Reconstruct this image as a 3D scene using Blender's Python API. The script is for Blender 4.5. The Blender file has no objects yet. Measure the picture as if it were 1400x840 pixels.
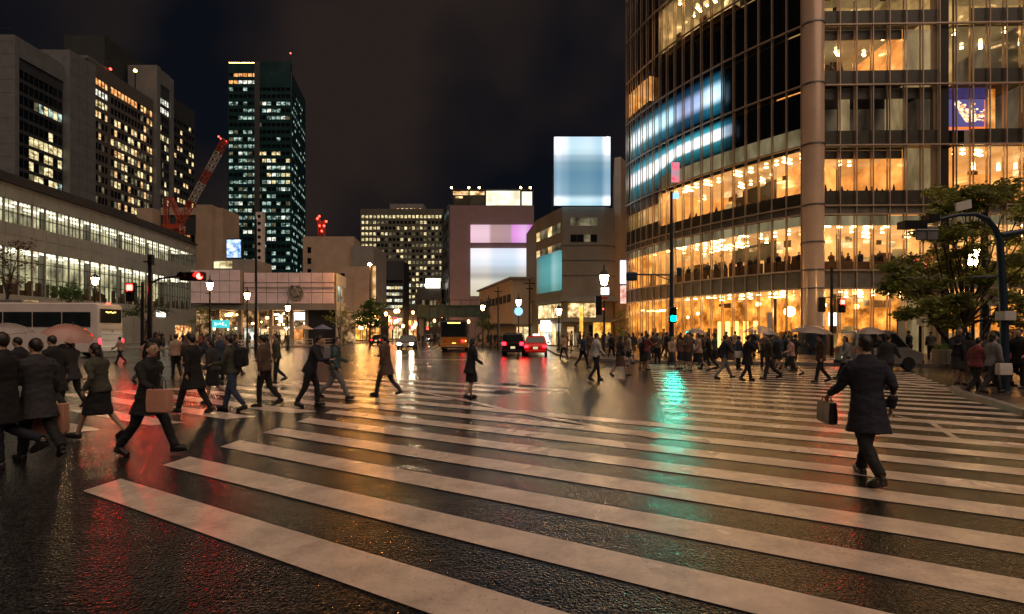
import bpy, bmesh, math, random
from mathutils import Vector, Matrix, noise
rad = math.radians
V = Vector
S = bpy.context.scene
COL = S.collection
rng = random.Random(11)

# ------------------------------------------------------------------ camera, sky, sun, exposure
H, F = 1.75, 700.0
cam = bpy.data.cameras.new('camera')
cam.sensor_width = 36.0
cam.lens = 18.0
cam.shift_y = 35.0 / 1400.0
cam.clip_start, cam.clip_end = 0.05, 6000
co = bpy.data.objects.new('camera', cam)
COL.objects.link(co)
co.location = (0, 0, H)
co.rotation_euler = (rad(90), 0, 0)
S.camera = co
S.view_settings.view_transform = 'Standard'
S.view_settings.look = 'None'
S.view_settings.gamma = 1
S.view_settings.use_curve_mapping = False
S.view_settings.exposure = 0.7
S.cycles.use_denoising = True
S.cycles.transparent_max_bounces = 24
S.cycles.max_bounces = 6
S.cycles.diffuse_bounces = 2
S.cycles.glossy_bounces = 4
S.cycles.transmission_bounces = 4
S.cycles.sample_clamp_indirect = 40.0
S.cycles.sample_clamp_direct = 0.0
S.cycles.caustics_reflective = True

w = bpy.data.worlds.new('World')
S.world = w
w.use_nodes = True
nt = w.node_tree
nt.nodes.clear()
wo = nt.nodes.new('ShaderNodeOutputWorld')
add = nt.nodes.new('ShaderNodeAddShader')
b1 = nt.nodes.new('ShaderNodeBackground')
b2 = nt.nodes.new('ShaderNodeBackground')
sky = nt.nodes.new('ShaderNodeTexSky')
sky.sky_type = 'NISHITA'
sky.sun_disc = False
sky.sun_elevation = rad(-4)
sky.sun_rotation = rad(180)
b1.inputs[1].default_value = 0.006
nt.links.new(sky.outputs[0], b1.inputs[0])
tc = nt.nodes.new('ShaderNodeTexCoord')
nz = nt.nodes.new('ShaderNodeTexNoise')
nz.inputs['Scale'].default_value = 2.3
nz.inputs['Detail'].default_value = 3.0
nz.inputs['Roughness'].default_value = 0.45
nt.links.new(tc.outputs['Generated'], nz.inputs['Vector'])
cr = nt.nodes.new('ShaderNodeValToRGB')
cr.color_ramp.elements[0].position = 0.44
cr.color_ramp.elements[0].color = (0.0050, 0.0064, 0.0105, 1)
cr.color_ramp.elements[1].position = 0.60
cr.color_ramp.elements[1].color = (0.030, 0.0205, 0.0175, 1)
nt.links.new(nz.outputs[0], cr.inputs[0])
nt.links.new(cr.outputs[0], b2.inputs[0])
b2.inputs[1].default_value = 0.42
nt.links.new(b1.outputs[0], add.inputs[0])
nt.links.new(b2.outputs[0], add.inputs[1])
nt.links.new(add.outputs[0], wo.inputs[0])

sun = bpy.data.lights.new('city_glow_sun', 'SUN')
sun.energy = 1.0
sun.angle = rad(85)
sun.color = (1.0, 0.71, 0.53)
so = bpy.data.objects.new('city_glow_sun', sun)
COL.objects.link(so)
so.rotation_euler = (rad(27), 0, rad(28))

# ------------------------------------------------------------------ helpers
def at(px, py, Y):
    return V(((px - 700) / F * Y, Y, H - (py - 455) / F * Y))

def gr(px, py):
    Y = F * H / (py - 455)
    return V(((px - 700) / F * Y, Y, 0))

def X_(px, Y): return (px - 700) / F * Y
def Z_(py, Y): return H - (py - 455) / F * Y

class MB:
    """collects shapes, then links them as ONE mesh object"""
    def __init__(s): s.v = []; s.f = []; s.m = []
    def add(s, vs, fs, mi=0):
        b = len(s.v)
        s.v += [tuple(x) for x in vs]
        s.f += [tuple(b + i for i in q) for q in fs]
        s.m += [mi] * len(fs)
        return s
    def quad(s, a, b, c, d, mi=0): return s.add([a, b, c, d], [(0, 1, 2, 3)], mi)
    def obox(s, O, a, b, c, mi=0):
        O, a, b, c = V(O), V(a), V(b), V(c)
        vs = [O, O+a, O+a+b, O+b, O+c, O+a+c, O+a+b+c, O+b+c]
        fs = [(0,3,2,1), (4,5,6,7), (0,1,5,4), (1,2,6,5), (2,3,7,6), (3,0,4,7)]
        if a.cross(b).dot(c) < 0: fs = [q[::-1] for q in fs]
        return s.add(vs, fs, mi)
    def box(s, lo, hi, mi=0):
        lo, hi = V(lo), V(hi)
        d = hi - lo
        return s.obox(lo, (d.x,0,0), (0,d.y,0), (0,0,d.z), mi)
    def cbox(s, c, sz, mi=0, rz=0):
        R = Matrix.Rotation(rz, 3, 'Z')
        a, b, cc = R @ V((sz[0],0,0)), R @ V((0,sz[1],0)), V((0,0,sz[2]))
        return s.obox(V(c) - (a+b+cc)/2, a, b, cc, mi)
    def prism(s, poly, z0, z1, mi=0):
        n = len(poly)
        vs = [(p[0], p[1], z0) for p in poly] + [(p[0], p[1], z1) for p in poly]
        fs = [tuple(range(n))[::-1], tuple(range(n, 2*n))]
        fs += [(i, (i+1) % n, n + (i+1) % n, n + i) for i in range(n)]
        ar = sum(poly[i][0]*poly[(i+1)%n][1] - poly[(i+1)%n][0]*poly[i][1] for i in range(n))
        if ar < 0: fs = [q[::-1] for q in fs]
        return s.add(vs, fs, mi)
    def tube(s, pts, rs, n=8, mi=0, ell=None):
        pts = [V(p) for p in pts]
        if not hasattr(rs, '__len__'): rs = [rs] * len(pts)
        vs = []
        up = None
        for i, p in enumerate(pts):
            d = (pts[min(i+1, len(pts)-1)] - pts[max(i-1, 0)]).normalized()
            if up is None:
                up = V((0,0,1)) if abs(d.z) < 0.9 else V((0,1,0))
            a = d.cross(up)
            if a.length < 1e-4: a = d.cross(V((1,0,0)))
            a.normalize()
            b = d.cross(a).normalized()
            ex, ey = (1, 1) if ell is None else ell
            for k in range(n):
                t = 2 * math.pi * k / n
                vs.append(p + a * math.cos(t) * rs[i] * ex + b * math.sin(t) * rs[i] * ey)
        fs = []
        for i in range(len(pts) - 1):
            for k in range(n):
                fs.append((i*n+k, (i+1)*n+k, (i+1)*n+(k+1)%n, i*n+(k+1)%n))
        fs.append(tuple(range(n)))
        fs.append(tuple(range((len(pts)-1)*n, len(pts)*n))[::-1])
        return s.add(vs, fs, mi)
    def lathe(s, prof, c, n=16, mi=0):
        c = V(c)
        vs = []
        for r, z in prof:
            for k in range(n):
                t = 2 * math.pi * k / n
                vs.append((c.x + r*math.cos(t), c.y + r*math.sin(t), c.z + z))
        fs = []
        for i in range(len(prof) - 1):
            for k in range(n):
                fs.append((i*n+k, i*n+(k+1)%n, (i+1)*n+(k+1)%n, (i+1)*n+k))
        fs.append(tuple(range(n))[::-1])
        fs.append(tuple(range((len(prof)-1)*n, len(prof)*n)))
        return s.add(vs, fs, mi)
    def rings(s, rings, mi=0):
        """closed loft through rings of equal point count"""
        n = len(rings[0])
        vs = [p for r in rings for p in r]
        fs = []
        for i in range(len(rings) - 1):
            for k in range(n):
                fs.append((i*n+k, i*n+(k+1)%n, (i+1)*n+(k+1)%n, (i+1)*n+k))
        fs.append(tuple(range(n))[::-1])
        fs.append(tuple(range((len(rings)-1)*n, len(rings)*n)))
        return s.add(vs, fs, mi)
    def ell(s, c, r, n=12, mi=0, M=None):
        c = V(c)
        vs = []
        m = max(4, n // 2)
        for i in range(1, m):
            ph = math.pi * i / m
            for k in range(n):
                t = 2 * math.pi * k / n
                p = V((r[0]*math.sin(ph)*math.cos(t), r[1]*math.sin(ph)*math.sin(t), r[2]*math.cos(ph)))
                vs.append(c + (M @ p if M else p))
        p = V((0,0,r[2])); vs.append(c + (M @ p if M else p))
        p = V((0,0,-r[2])); vs.append(c + (M @ p if M else p))
        T, B = len(vs) - 2, len(vs) - 1
        fs = []
        for i in range(m - 2):
            for k in range(n):
                fs.append((i*n+k, (i+1)*n+k, (i+1)*n+(k+1)%n, i*n+(k+1)%n))
        for k in range(n):
            fs.append((T, k, (k+1)%n))
            fs.append((B, (m-2)*n+(k+1)%n, (m-2)*n+k))
        return s.add(vs, fs, mi)
    def disc(s, c, axis, r, t, n=16, mi=0):
        ax = V(axis).normalized()
        return s.tube([V(c) - ax*t/2, V(c) + ax*t/2], r, n, mi)
    def mesh(s, name):
        me = bpy.data.meshes.new(name)
        me.from_pydata(s.v, [], s.f)
        me.polygons.foreach_set('material_index', s.m)
        return me
    def build(s, name, mats, parent=None, smooth=False):
        me = s.mesh(name)
        if not isinstance(mats, (list, tuple)): mats = [mats]
        for m in mats: me.materials.append(m)
        if smooth:
            me.polygons.foreach_set('use_smooth', [True] * len(me.polygons))
            try: me.set_sharp_from_angle(angle=rad(40))
            except Exception: pass
        o = bpy.data.objects.new(name, me)
        COL.objects.link(o)
        if parent is not None:
            o.parent = parent
            o.matrix_parent_inverse = parent.matrix_basis.inverted()   # shapes are given in world space
        return o

def tag(o, label=None, cat=None, group=None, kind=None):
    if label: o['label'] = label
    if cat: o['category'] = cat
    if group: o['group'] = group
    if kind: o['kind'] = kind
    return o

def empty(name, loc, label=None, cat=None, group=None, rz=0.0):
    o = bpy.data.objects.new(name, None)
    o.empty_display_size = 0.3
    COL.objects.link(o)
    o.location = loc
    o.rotation_euler = (0, 0, rz)
    return tag(o, label, cat, group)

KIDS = {}
def copy_tree(o, parent=None):
    c = o.copy()
    COL.objects.link(c)
    if parent is not None:
        c.parent = parent
    for ch in list(o.children):
        copy_tree(ch, c)
    return c

def many(name, items, parent, area, limit=100):
    """items: list of (MB, mats). the LIMIT that show largest are parts of their own, the rest ONE part"""
    order = sorted(range(len(items)), key=lambda i: -area(items[i][0]))
    head = order[:limit]
    for i in head:
        items[i][0].build(name, items[i][1], parent)
    tail = order[limit:]
    if tail:
        mats = []
        J = MB()
        for i in tail:
            mb, ms = items[i]
            if not isinstance(ms, (list, tuple)): ms = [ms]
            idx = []
            for m in ms:
                if m not in mats: mats.append(m)
                idx.append(mats.index(m))
            b = len(J.v)
            J.v += mb.v
            J.f += [tuple(b + k for k in q) for q in mb.f]
            J.m += [idx[k] for k in mb.m]
        tag(J.build(name, mats, parent), kind='stuff')

def seen_area(mb):
    xs = [700 + F * p[0] / max(p[1], 1) for p in mb.v]
    ys = [455 - F * (p[2] - H) / max(p[1], 1) for p in mb.v]
    x0, x1, y0, y1 = max(min(xs), 0), min(max(xs), 1400), max(min(ys), 0), min(max(ys), 840)
    return max(0, x1 - x0) * max(0, y1 - y0)

# ------------------------------------------------------------------ materials
M = {}
def mat(name):
    m = bpy.data.materials.new(name)
    m.use_nodes = True
    n = m.node_tree
    return m, n, n.nodes['Principled BSDF']

def pm(name, col, rough=0.6, metal=0.0, var=0.25, scale=1.5, bump=0.0, bscale=40, spec=0.5):
    """painted / stone / metal surface with procedural wear in colour and roughness"""
    m, n, p = mat(name)
    g = n.nodes.new('ShaderNodeNewGeometry') if bump == 0 else n.nodes.new('ShaderNodeTexCoord')
    src = g.outputs['Position'] if bump == 0 else g.outputs['Object']
    t = n.nodes.new('ShaderNodeTexNoise')
    t.inputs['Scale'].default_value = scale
    t.inputs['Detail'].default_value = 5
    t.inputs['Roughness'].default_value = 0.65
    n.links.new(src, t.inputs['Vector'])
    r = n.nodes.new('ShaderNodeValToRGB')
    r.color_ramp.elements[0].position = 0.3
    r.color_ramp.elements[1].position = 0.7
    r.color_ramp.elements[0].color = tuple(c * (1 - var) for c in col) + (1,)
    r.color_ramp.elements[1].color = tuple(min(1, c * (1 + var)) for c in col) + (1,)
    n.links.new(t.outputs[0], r.inputs[0])
    n.links.new(r.outputs[0], p.inputs['Base Color'])
    mr = n.nodes.new('ShaderNodeMapRange')
    mr.inputs[3].default_value = max(0.03, rough - 0.12)
    mr.inputs[4].default_value = min(1, rough + 0.12)
    n.links.new(t.outputs[0], mr.inputs[0])
    n.links.new(mr.outputs[0], p.inputs['Roughness'])
    p.inputs['Metallic'].default_value = metal
    p.inputs['Specular IOR Level'].default_value = spec
    if bump:
        t2 = n.nodes.new('ShaderNodeTexNoise')
        t2.inputs['Scale'].default_value = bscale
        t2.inputs['Detail'].default_value = 4
        n.links.new(src, t2.inputs['Vector'])
        b = n.nodes.new('ShaderNodeBump')
        b.inputs['Strength'].default_value = bump
        b.inputs['Distance'].default_value = 0.02
        n.links.new(t2.outputs[0], b.inputs['Height'])
        n.links.new(b.outputs[0], p.inputs['Normal'])
    M[name] = m
    return m

def em(name, col, strength, lights=False, base=(0.02, 0.02, 0.02)):
    """a lamp, flame or lens that gives off light"""
    m, n, p = mat(name)
    p.inputs['Base Color'].default_value = base + (1,)
    p.inputs['Emission Color'].default_value = tuple(col) + (1,)
    p.inputs['Emission Strength'].default_value = strength
    p.inputs['Roughness'].default_value = 0.3
    m.cycles.emission_sampling = 'AUTO' if lights else 'NONE'
    M[name] = m
    return m

def lit(name, c_lo, c_hi, lo, hi, scale=0.8, stretch=(1, 1, 1), detail=3, p0=0.35, p1=0.65, rough=0.15):
    """a surface that glows in noise patches, standing in for a lit room or picture"""
    m, n, p = mat(name)
    g = n.nodes.new('ShaderNodeNewGeometry')
    mp = n.nodes.new('ShaderNodeMapping')
    mp.inputs['Scale'].default_value = stretch
    n.links.new(g.outputs['Position'], mp.inputs['Vector'])
    t = n.nodes.new('ShaderNodeTexNoise')
    t.inputs['Scale'].default_value = scale
    t.inputs['Detail'].default_value = detail
    t.inputs['Roughness'].default_value = 0.6
    n.links.new(mp.outputs[0], t.inputs['Vector'])
    r = n.nodes.new('ShaderNodeValToRGB')
    r.color_ramp.elements[0].position = p0
    r.color_ramp.elements[1].position = p1
    r.color_ramp.elements[0].color = tuple(c_lo) + (1,)
    r.color_ramp.elements[1].color = tuple(c_hi) + (1,)
    n.links.new(t.outputs[0], r.inputs[0])
    n.links.new(r.outputs[0], p.inputs['Emission Color'])
    mr = n.nodes.new('ShaderNodeMapRange')
    mr.inputs[1].default_value = p0
    mr.inputs[2].default_value = p1
    mr.inputs[3].default_value = lo
    mr.inputs[4].default_value = hi
    n.links.new(t.outputs[0], mr.inputs[0])
    n.links.new(mr.outputs[0], p.inputs['Emission Strength'])
    p.inputs['Base Color'].default_value = (0.03, 0.03, 0.03, 1)
    p.inputs['Roughness'].default_value = rough
    m.cycles.emission_sampling = 'NONE'
    M[name] = m
    return m

def glass(name, tint=(1, 1, 1), gl=0.12, rough=0.02):
    """thin window glass: see-through with a faint reflection"""
    m = bpy.data.materials.new(name)
    m.use_nodes = True
    n = m.node_tree
    n.nodes.clear()
    o = n.nodes.new('ShaderNodeOutputMaterial')
    mx = n.nodes.new('ShaderNodeMixShader')
    t = n.nodes.new('ShaderNodeBsdfTransparent')
    t.inputs[0].default_value = tuple(tint) + (1,)
    gshd = n.nodes.new('ShaderNodeBsdfGlossy')
    gshd.inputs['Roughness'].default_value = rough
    lw = n.nodes.new('ShaderNodeLayerWeight')
    lw.inputs[0].default_value = gl
    n.links.new(lw.outputs['Fresnel'], mx.inputs[0])
    n.links.new(t.outputs[0], mx.inputs[1])
    n.links.new(gshd.outputs[0], mx.inputs[2])
    n.links.new(mx.outputs[0], o.inputs[0])
    M[name] = m
    return m

# walls, metals
pm('concrete_pale', (0.155, 0.165, 0.17), 0.75, var=0.18, scale=0.4)
pm('concrete_warm', (0.40, 0.31, 0.23), 0.75, var=0.15, scale=0.4)
pm('concrete_grey', (0.22, 0.21, 0.2), 0.75, var=0.2, scale=0.5)
pm('cladding_pink', (0.74, 0.60, 0.66), 0.5, var=0.16, scale=0.7)
pm('cladding_grey', (0.36, 0.39, 0.36), 0.45, var=0.15, scale=0.6)
pm('wall_mauve', (0.23, 0.16, 0.18), 0.6, var=0.1, scale=0.3)
pm('wall_olive', (0.16, 0.145, 0.12), 0.6, var=0.15, scale=0.4)
pm('wall_slate', (0.05, 0.055, 0.06), 0.45, var=0.2, scale=0.4)
pm('concrete_dim', (0.11, 0.10, 0.09), 0.7, var=0.2, scale=0.4)
pm('wall_dark', (0.035, 0.042, 0.045), 0.5, var=0.2, scale=0.3)
pm('tower_green', (0.010, 0.046, 0.050), 0.25, var=0.2, scale=0.2)
pm('office_wall', (0.11, 0.105, 0.08), 0.6, var=0.2, scale=0.3)
pm('roof_dark', (0.05, 0.05, 0.05), 0.8)
pm('core_dark', (0.010, 0.011, 0.013), 0.6)
pm('metal_dark', (0.03, 0.03, 0.032), 0.4, 0.6)
pm('metal_black', (0.012, 0.012, 0.013), 0.35, 0.3)
pm('metal_blue', (0.014, 0.032, 0.055), 0.4, 0.2)
pm('metal_grey', (0.22, 0.22, 0.22), 0.4, 0.7)
pm('mullion', (0.52, 0.40, 0.30), 0.32, 0.25, var=0.15)
pm('spandrel', (0.075, 0.072, 0.062), 0.35, 0.2)
pm('spandrel_pale', (0.22, 0.21, 0.19), 0.4, 0.2)
pm('column_skin', (0.80, 0.58, 0.42), 0.22, 0.15, var=0.08, scale=0.8)
pm('rubber', (0.012, 0.012, 0.012), 0.7)
pm('sign_white', (0.6, 0.58, 0.54), 0.5, var=0.12)
pm('granite', (0.28, 0.26, 0.23), 0.6, var=0.25, scale=3)
pm('crane_red', (0.42, 0.06, 0.025), 0.5, var=0.2)
pm('crane_white', (0.5, 0.47, 0.42), 0.5, var=0.2)
pm('bridge_green', (0.04, 0.075, 0.07), 0.5, 0.1)
pm('bark', (0.045, 0.032, 0.022), 0.9, bump=0.6, bscale=25)
pm('interior_brown', (0.11, 0.06, 0.03), 0.6)
# lit rooms
lit('lit_warm', (1, 0.50, 0.16), (1, 0.74, 0.38), 0.12, 1.1, 0.55, (1, 1, 1.6))
lit('lit_yellow', (0.75, 0.55, 0.2), (1, 0.86, 0.5), 0.10, 1.0, 0.6, (1, 1, 1.6))
lit('lit_white', (0.45, 0.5, 0.4), (1, 0.97, 0.82), 0.2, 1.2, 0.6, (1, 1, 1.6))
lit('lit_green', (0.2, 0.32, 0.27), (0.66, 0.92, 0.78), 0.05, 0.6, 0.45, (1, 1, 1.2), p0=0.4, p1=0.62)
lit('lit_orange', (1, 0.28, 0.05), (1, 0.55, 0.2), 0.2, 1.1, 0.6)
lit('lit_dim', (0.3, 0.25, 0.12), (0.7, 0.6, 0.35), 0.02, 0.22, 0.6)
pm('glass_dark', (0.006, 0.009, 0.013), 0.12, var=0.3, spec=0.6)
glass('glass_clear', (0.97, 0.96, 0.93), 0.10)
glass('glass_tint', (0.55, 0.58, 0.6), 0.14)
# lamps
em('lamp_warm', (1, 0.60, 0.25), 60, True)
em('lamp_sodium', (1, 0.36, 0.06), 900, True)
em('lamp_room', (1, 0.60, 0.22), 20)
em('lamp_room_white', (1, 0.93, 0.70), 2.2)
em('signal_red', (1, 0.004, 0.003), 150, True)
em('signal_green', (0.0, 0.9, 0.62), 190, True)
em('tail_red', (1, 0.006, 0.012), 15, True)
em('head_white', (1, 0.86, 0.6), 170, True)
em('bulb_orange', (1, 0.42, 0.1), 16)
em('bulb_warm', (1, 0.52, 0.17), 12)
em('bulb_red', (1, 0.05, 0.03), 5)
em('dest_amber', (1, 0.6, 0.12), 3)
em('sign_cyan', (0.05, 0.62, 0.62), 0.7)
em('sign_letter', (0.7, 1, 1), 1.6)
em('sign_glow_white', (1, 0.9, 0.75), 2.0)
em('sign_glow_red', (1, 0.06, 0.12), 1.2)
em('sign_glow_orange', (1, 0.42, 0.08), 3.5)
em('sign_glow_blue', (0.3, 0.6, 1.0), 1.0)
# ------------------------------------------------------------------ ground, paving, markings
def wet(name, col, var, r_lo, r_hi, fine, fine_scale, coarse, spec=0.85, worn=None, big=0.35, grit=0.0):
    m, n, p = mat(name)
    g = n.nodes.new('ShaderNodeNewGeometry')
    def tex(scale, detail, rough=0.6, stretch=None):
        t = n.nodes.new('ShaderNodeTexNoise')
        t.inputs['Scale'].default_value = scale
        t.inputs['Detail'].default_value = detail
        t.inputs['Roughness'].default_value = rough
        if stretch:
            mp = n.nodes.new('ShaderNodeMapping')
            mp.inputs['Scale'].default_value = stretch
            n.links.new(g.outputs['Position'], mp.inputs['Vector'])
            n.links.new(mp.outputs[0], t.inputs['Vector'])
        else:
            n.links.new(g.outputs['Position'], t.inputs['Vector'])
        return t
    t1 = tex(2.2, 6, 0.7)
    r = n.nodes.new('ShaderNodeValToRGB')
    r.color_ramp.elements[0].position = 0.3
    r.color_ramp.elements[1].position = 0.7
    r.color_ramp.elements[0].color = tuple(c * (1 - var) for c in col) + (1,)
    r.color_ramp.elements[1].color = tuple(c * (1 + var) for c in col) + (1,)
    n.links.new(t1.outputs[0], r.inputs[0])
    col_out = r.outputs[0]
    if worn:
        tw = tex(30, 6, 0.8)
        rw = n.nodes.new('ShaderNodeValToRGB')
        rw.color_ramp.elements[0].position = 0.29
        rw.color_ramp.elements[1].position = 0.43
        n.links.new(tw.outputs[0], rw.inputs[0])
        tw2 = tex(0.9, 3, 0.6)
        rw2 = n.nodes.new('ShaderNodeValToRGB')
        rw2.color_ramp.elements[0].position = 0.42
        rw2.color_ramp.elements[1].position = 0.60
        n.links.new(tw2.outputs[0], rw2.inputs[0])
        mxm = n.nodes.new('ShaderNodeMath'); mxm.operation = 'MAXIMUM'
        n.links.new(rw.outputs[0], mxm.inputs[0]); n.links.new(rw2.outputs[0], mxm.inputs[1])
        mx = n.nodes.new('ShaderNodeMix'); mx.data_type = 'RGBA'
        n.links.new(mxm.outputs[0], mx.inputs['Factor'])
        mx.inputs['A'].default_value = tuple(worn) + (1,)
        n.links.new(col_out, mx.inputs['B'])
        col_out = mx.outputs['Result']
    n.links.new(col_out, p.inputs['Base Color'])
    t2 = tex(big, 4, 0.55)
    mr = n.nodes.new('ShaderNodeMapRange')
    mr.inputs[1].default_value = 0.38
    mr.inputs[2].default_value = 0.62
    mr.inputs[3].default_value = r_lo
    mr.inputs[4].default_value = r_hi
    n.links.new(t2.outputs[0], mr.inputs[0])
    n.links.new(mr.outputs[0], p.inputs['Roughness'])
    p.inputs['Specular IOR Level'].default_value = spec
    if grit:        # aggregate: each stone has its own tone, its own film of water
        vg = n.nodes.new('ShaderNodeTexVoronoi')
        vg.inputs['Scale'].default_value = grit
        n.links.new(g.outputs['Position'], vg.inputs['Vector'])
        sp_ = n.nodes.new('ShaderNodeSeparateColor')
        n.links.new(vg.outputs['Color'], sp_.inputs[0])
        pw = n.nodes.new('ShaderNodeMath'); pw.operation = 'POWER'; pw.inputs[1].default_value = 3.0
        n.links.new(sp_.outputs[0], pw.inputs[0])
        mg = n.nodes.new('ShaderNodeMix'); mg.data_type = 'RGBA'; mg.blend_type = 'ADD'; mg.inputs['Factor'].default_value = 1.0
        sc = n.nodes.new('ShaderNodeMix'); sc.data_type = 'RGBA'
        sc.inputs['A'].default_value = (0, 0, 0, 1); sc.inputs['B'].default_value = (.046, .043, .042, 1)
        n.links.new(pw.outputs[0], sc.inputs['Factor'])
        n.links.new(col_out, mg.inputs['A']); n.links.new(sc.outputs['Result'], mg.inputs['B'])
        n.links.new(mg.outputs['Result'], p.inputs['Base Color'])
        ms = n.nodes.new('ShaderNodeMapRange'); ms.inputs[3].default_value = spec*.25; ms.inputs[4].default_value = spec*1.9
        n.links.new(sp_.outputs[1], ms.inputs[0]); n.links.new(ms.outputs[0], p.inputs['Specular IOR Level'])
        ra = n.nodes.new('ShaderNodeMath'); ra.operation = 'MULTIPLY_ADD'; ra.inputs[1].default_value = .12
        n.links.new(sp_.outputs[2], ra.inputs[0]); n.links.new(mr.outputs[0], ra.inputs[2])
        n.links.new(ra.outputs[0], p.inputs['Roughness'])
    t3 = tex(fine_scale, 2, 0.6)
    v3 = n.nodes.new('ShaderNodeTexVoronoi')
    v3.inputs['Scale'].default_value = fine_scale * 0.9
    n.links.new(g.outputs['Position'], v3.inputs['Vector'])
    b1 = n.nodes.new('ShaderNodeBump')
    b1.inputs['Strength'].default_value = fine
    b1.inputs['Distance'].default_value = 0.006
    ad = n.nodes.new('ShaderNodeMath'); ad.operation = 'ADD'
    n.links.new(t3.outputs[0], ad.inputs[0]); n.links.new(v3.outputs['Distance'], ad.inputs[1])
    n.links.new(ad.outputs[0], b1.inputs['Height'])
    t4 = tex(1.0, 3, 0.5, (0.9, 2.6, 1))
    b2 = n.nodes.new('ShaderNodeBump')
    b2.inputs['Strength'].default_value = coarse
    b2.inputs['Distance'].default_value = 0.03
    n.links.new(t4.outputs[0], b2.inputs['Height'])
    n.links.new(b1.outputs[0], b2.inputs['Normal'])
    n.links.new(b2.outputs[0], p.inputs['Normal'])
    M[name] = m
    return m

wet('asphalt_wet', (0.003, 0.003, 0.0036), 0.5, 0.06, 0.14, .6, 48, 0.42, spec=.58, grit=62)
wet('paint_wet', (0.60, 0.49, 0.40), 0.30, 0.20, 0.34, 0.28, 48, 0.3, spec=.7, worn=(0.06, 0.055, 0.052))
wet('paving_wet', (0.085, 0.062, 0.05), 0.35, 0.22, 0.38, 0.4, 40, 0.4)
wet('kerb_stone', (0.24, 0.22, 0.2), 0.3, 0.3, 0.45, 0.4, 50, 0.2)

road = MB()
road.quad((-1500, -300, 0), (1500, -300, 0), (1500, 3000, 0), (-1500, 3000, 0)).build('road', M['asphalt_wet'])
tag(bpy.data.objects['road'], kind='structure')

dd = V((-0.864, 0.504, 0)); nn = V((0.504, 0.864, 0))
def stn(s, t, z=0.007): return V((nn.x*s + dd.x*t, nn.y*s + dd.y*t, z))
def left_t(s): return (0.4003*s + 5.407) / 0.9245
mk = MB()
for k in range(8):
    s0 = 2.49 + 1.01*k; s1 = s0 + 0.435
    r0, r1 = (0.504*s0 - 9.4) / 0.864, (0.504*s1 - 9.4) / 0.864
    ts0, ts1 = left_t(s0), left_t(s1)
    N = 14
    for i in range(N):          # short lengths so that the paint edge wanders a little
        a, b = i / N, (i + 1) / N
        j = lambda q, e: 0.008 * noise.noise(V((q*9, k*3.7, e)))
        mk.quad(stn(s0 + j(a,0), r0 + (ts0-r0)*a), stn(s1 + j(a,5), r1 + (ts1-r1)*a),
                stn(s1 + j(b,5), r1 + (ts1-r1)*b), stn(s0 + j(b,0), r0 + (ts0-r0)*b))
tag(mk.build('crosswalk_markings', M['paint_wet']), kind='structure')
mk = MB()
P0, ev = V((-7.8, 8.9, 0)), V((0.815, 0.58, 0))
def edge_t(s, off=0.0):
    q = P0 + V((-0.58, 0.815, 0)) * off
    # s*n + t*d on the line q + e*l
    den = dd.x*ev.y - dd.y*ev.x
    px, py = q.x - nn.x*s, q.y - nn.y*s
    return (px*ev.y - py*ev.x) / den
s = 3.75
while s < 14.2:
    s1 = s + 0.5
    if not (14.2 < s < 17.2):
        mk.quad(stn(s, edge_t(s), .004), stn(s1, edge_t(s1), .004), stn(s1, edge_t(s1, 7.5), .004), stn(s, edge_t(s, 7.5), .004))
    s += 1.13
tag(mk.build('crosswalk_markings', M['paint_wet']), kind='structure')
def line_t(s_, a, c):      # where the stripe line s_ meets the ground line a-c
    e_ = V((c[0]-a[0], c[1]-a[1], 0)); den = dd.x*e_.y - dd.y*e_.x
    px, py = a[0] - nn.x*s_, a[1] - nn.y*s_
    return (px*e_.y - py*e_.x)/den
mk = MB()
for k in range(8, 26):
    s0 = 2.49 + 1.01*k; s1 = s0 + .45
    La, Lb = ((2.9, 9.5), (6.6, 24.5)); Ra, Rb = ((9.6, 8.6), (17.5, 22.5))
    mk.quad(stn(s0, line_t(s0, Ra, Rb), .004), stn(s1, line_t(s1, Ra, Rb), .004), stn(s1, line_t(s1, La, Lb), .004), stn(s0, line_t(s0, La, Lb), .004))
tag(mk.build('crosswalk_markings', M['paint_wet']), kind='structure')
# thin lane line sweeping over the middle of the crossing, and the stop lines
def ribbon(pts, wd, z, m, name):
    b = MB()
    for i in range(len(pts) - 1):
        a, c = V(pts[i]), V(pts[i+1])
        d0 = (V(pts[min(i+1, len(pts)-1)]) - V(pts[max(i-1, 0)])).normalized()
        d1 = (V(pts[min(i+2, len(pts)-1)]) - V(pts[i])).normalized()
        s0, s1_ = V((-d0.y, d0.x, 0)) * wd/2, V((-d1.y, d1.x, 0)) * wd/2
        up = V((0, 0, z))
        b.quad(a - s0 + up, c - s1_ + up, c + s1_ + up, a + s0 + up)
    return tag(b.build(name, m), kind='structure')
ribbon([gr(500, 520), gr(560, 534), gr(610, 543), gr(650, 551), gr(700, 563), gr(760, 574), gr(830, 586), gr(900, 600)], 0.15, 0.011, M['paint_wet'], 'lane_line')
ribbon([gr(1205, 519), gr(1240, 524), gr(1275, 530), gr(1312, 536)], 0.28, 0.009, M['paint_wet'], 'lane_line')
ribbon([gr(1225, 569), gr(1275, 580), gr(1310, 602)], 0.1, 0.009, M['paint_wet'], 'lane_line')
ribbon([V((-7.2, 33, 0)), V((-2.6, 33, 0))], 0.45, 0.004, M['paint_wet'], 'lane_line')
for k in range(8):
    ribbon([V((-8.2, 38 + k*9, 0)), V((-8.2, 43 + k*9, 0))], 0.15, 0.004, M['paint_wet'], 'lane_line')

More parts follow.
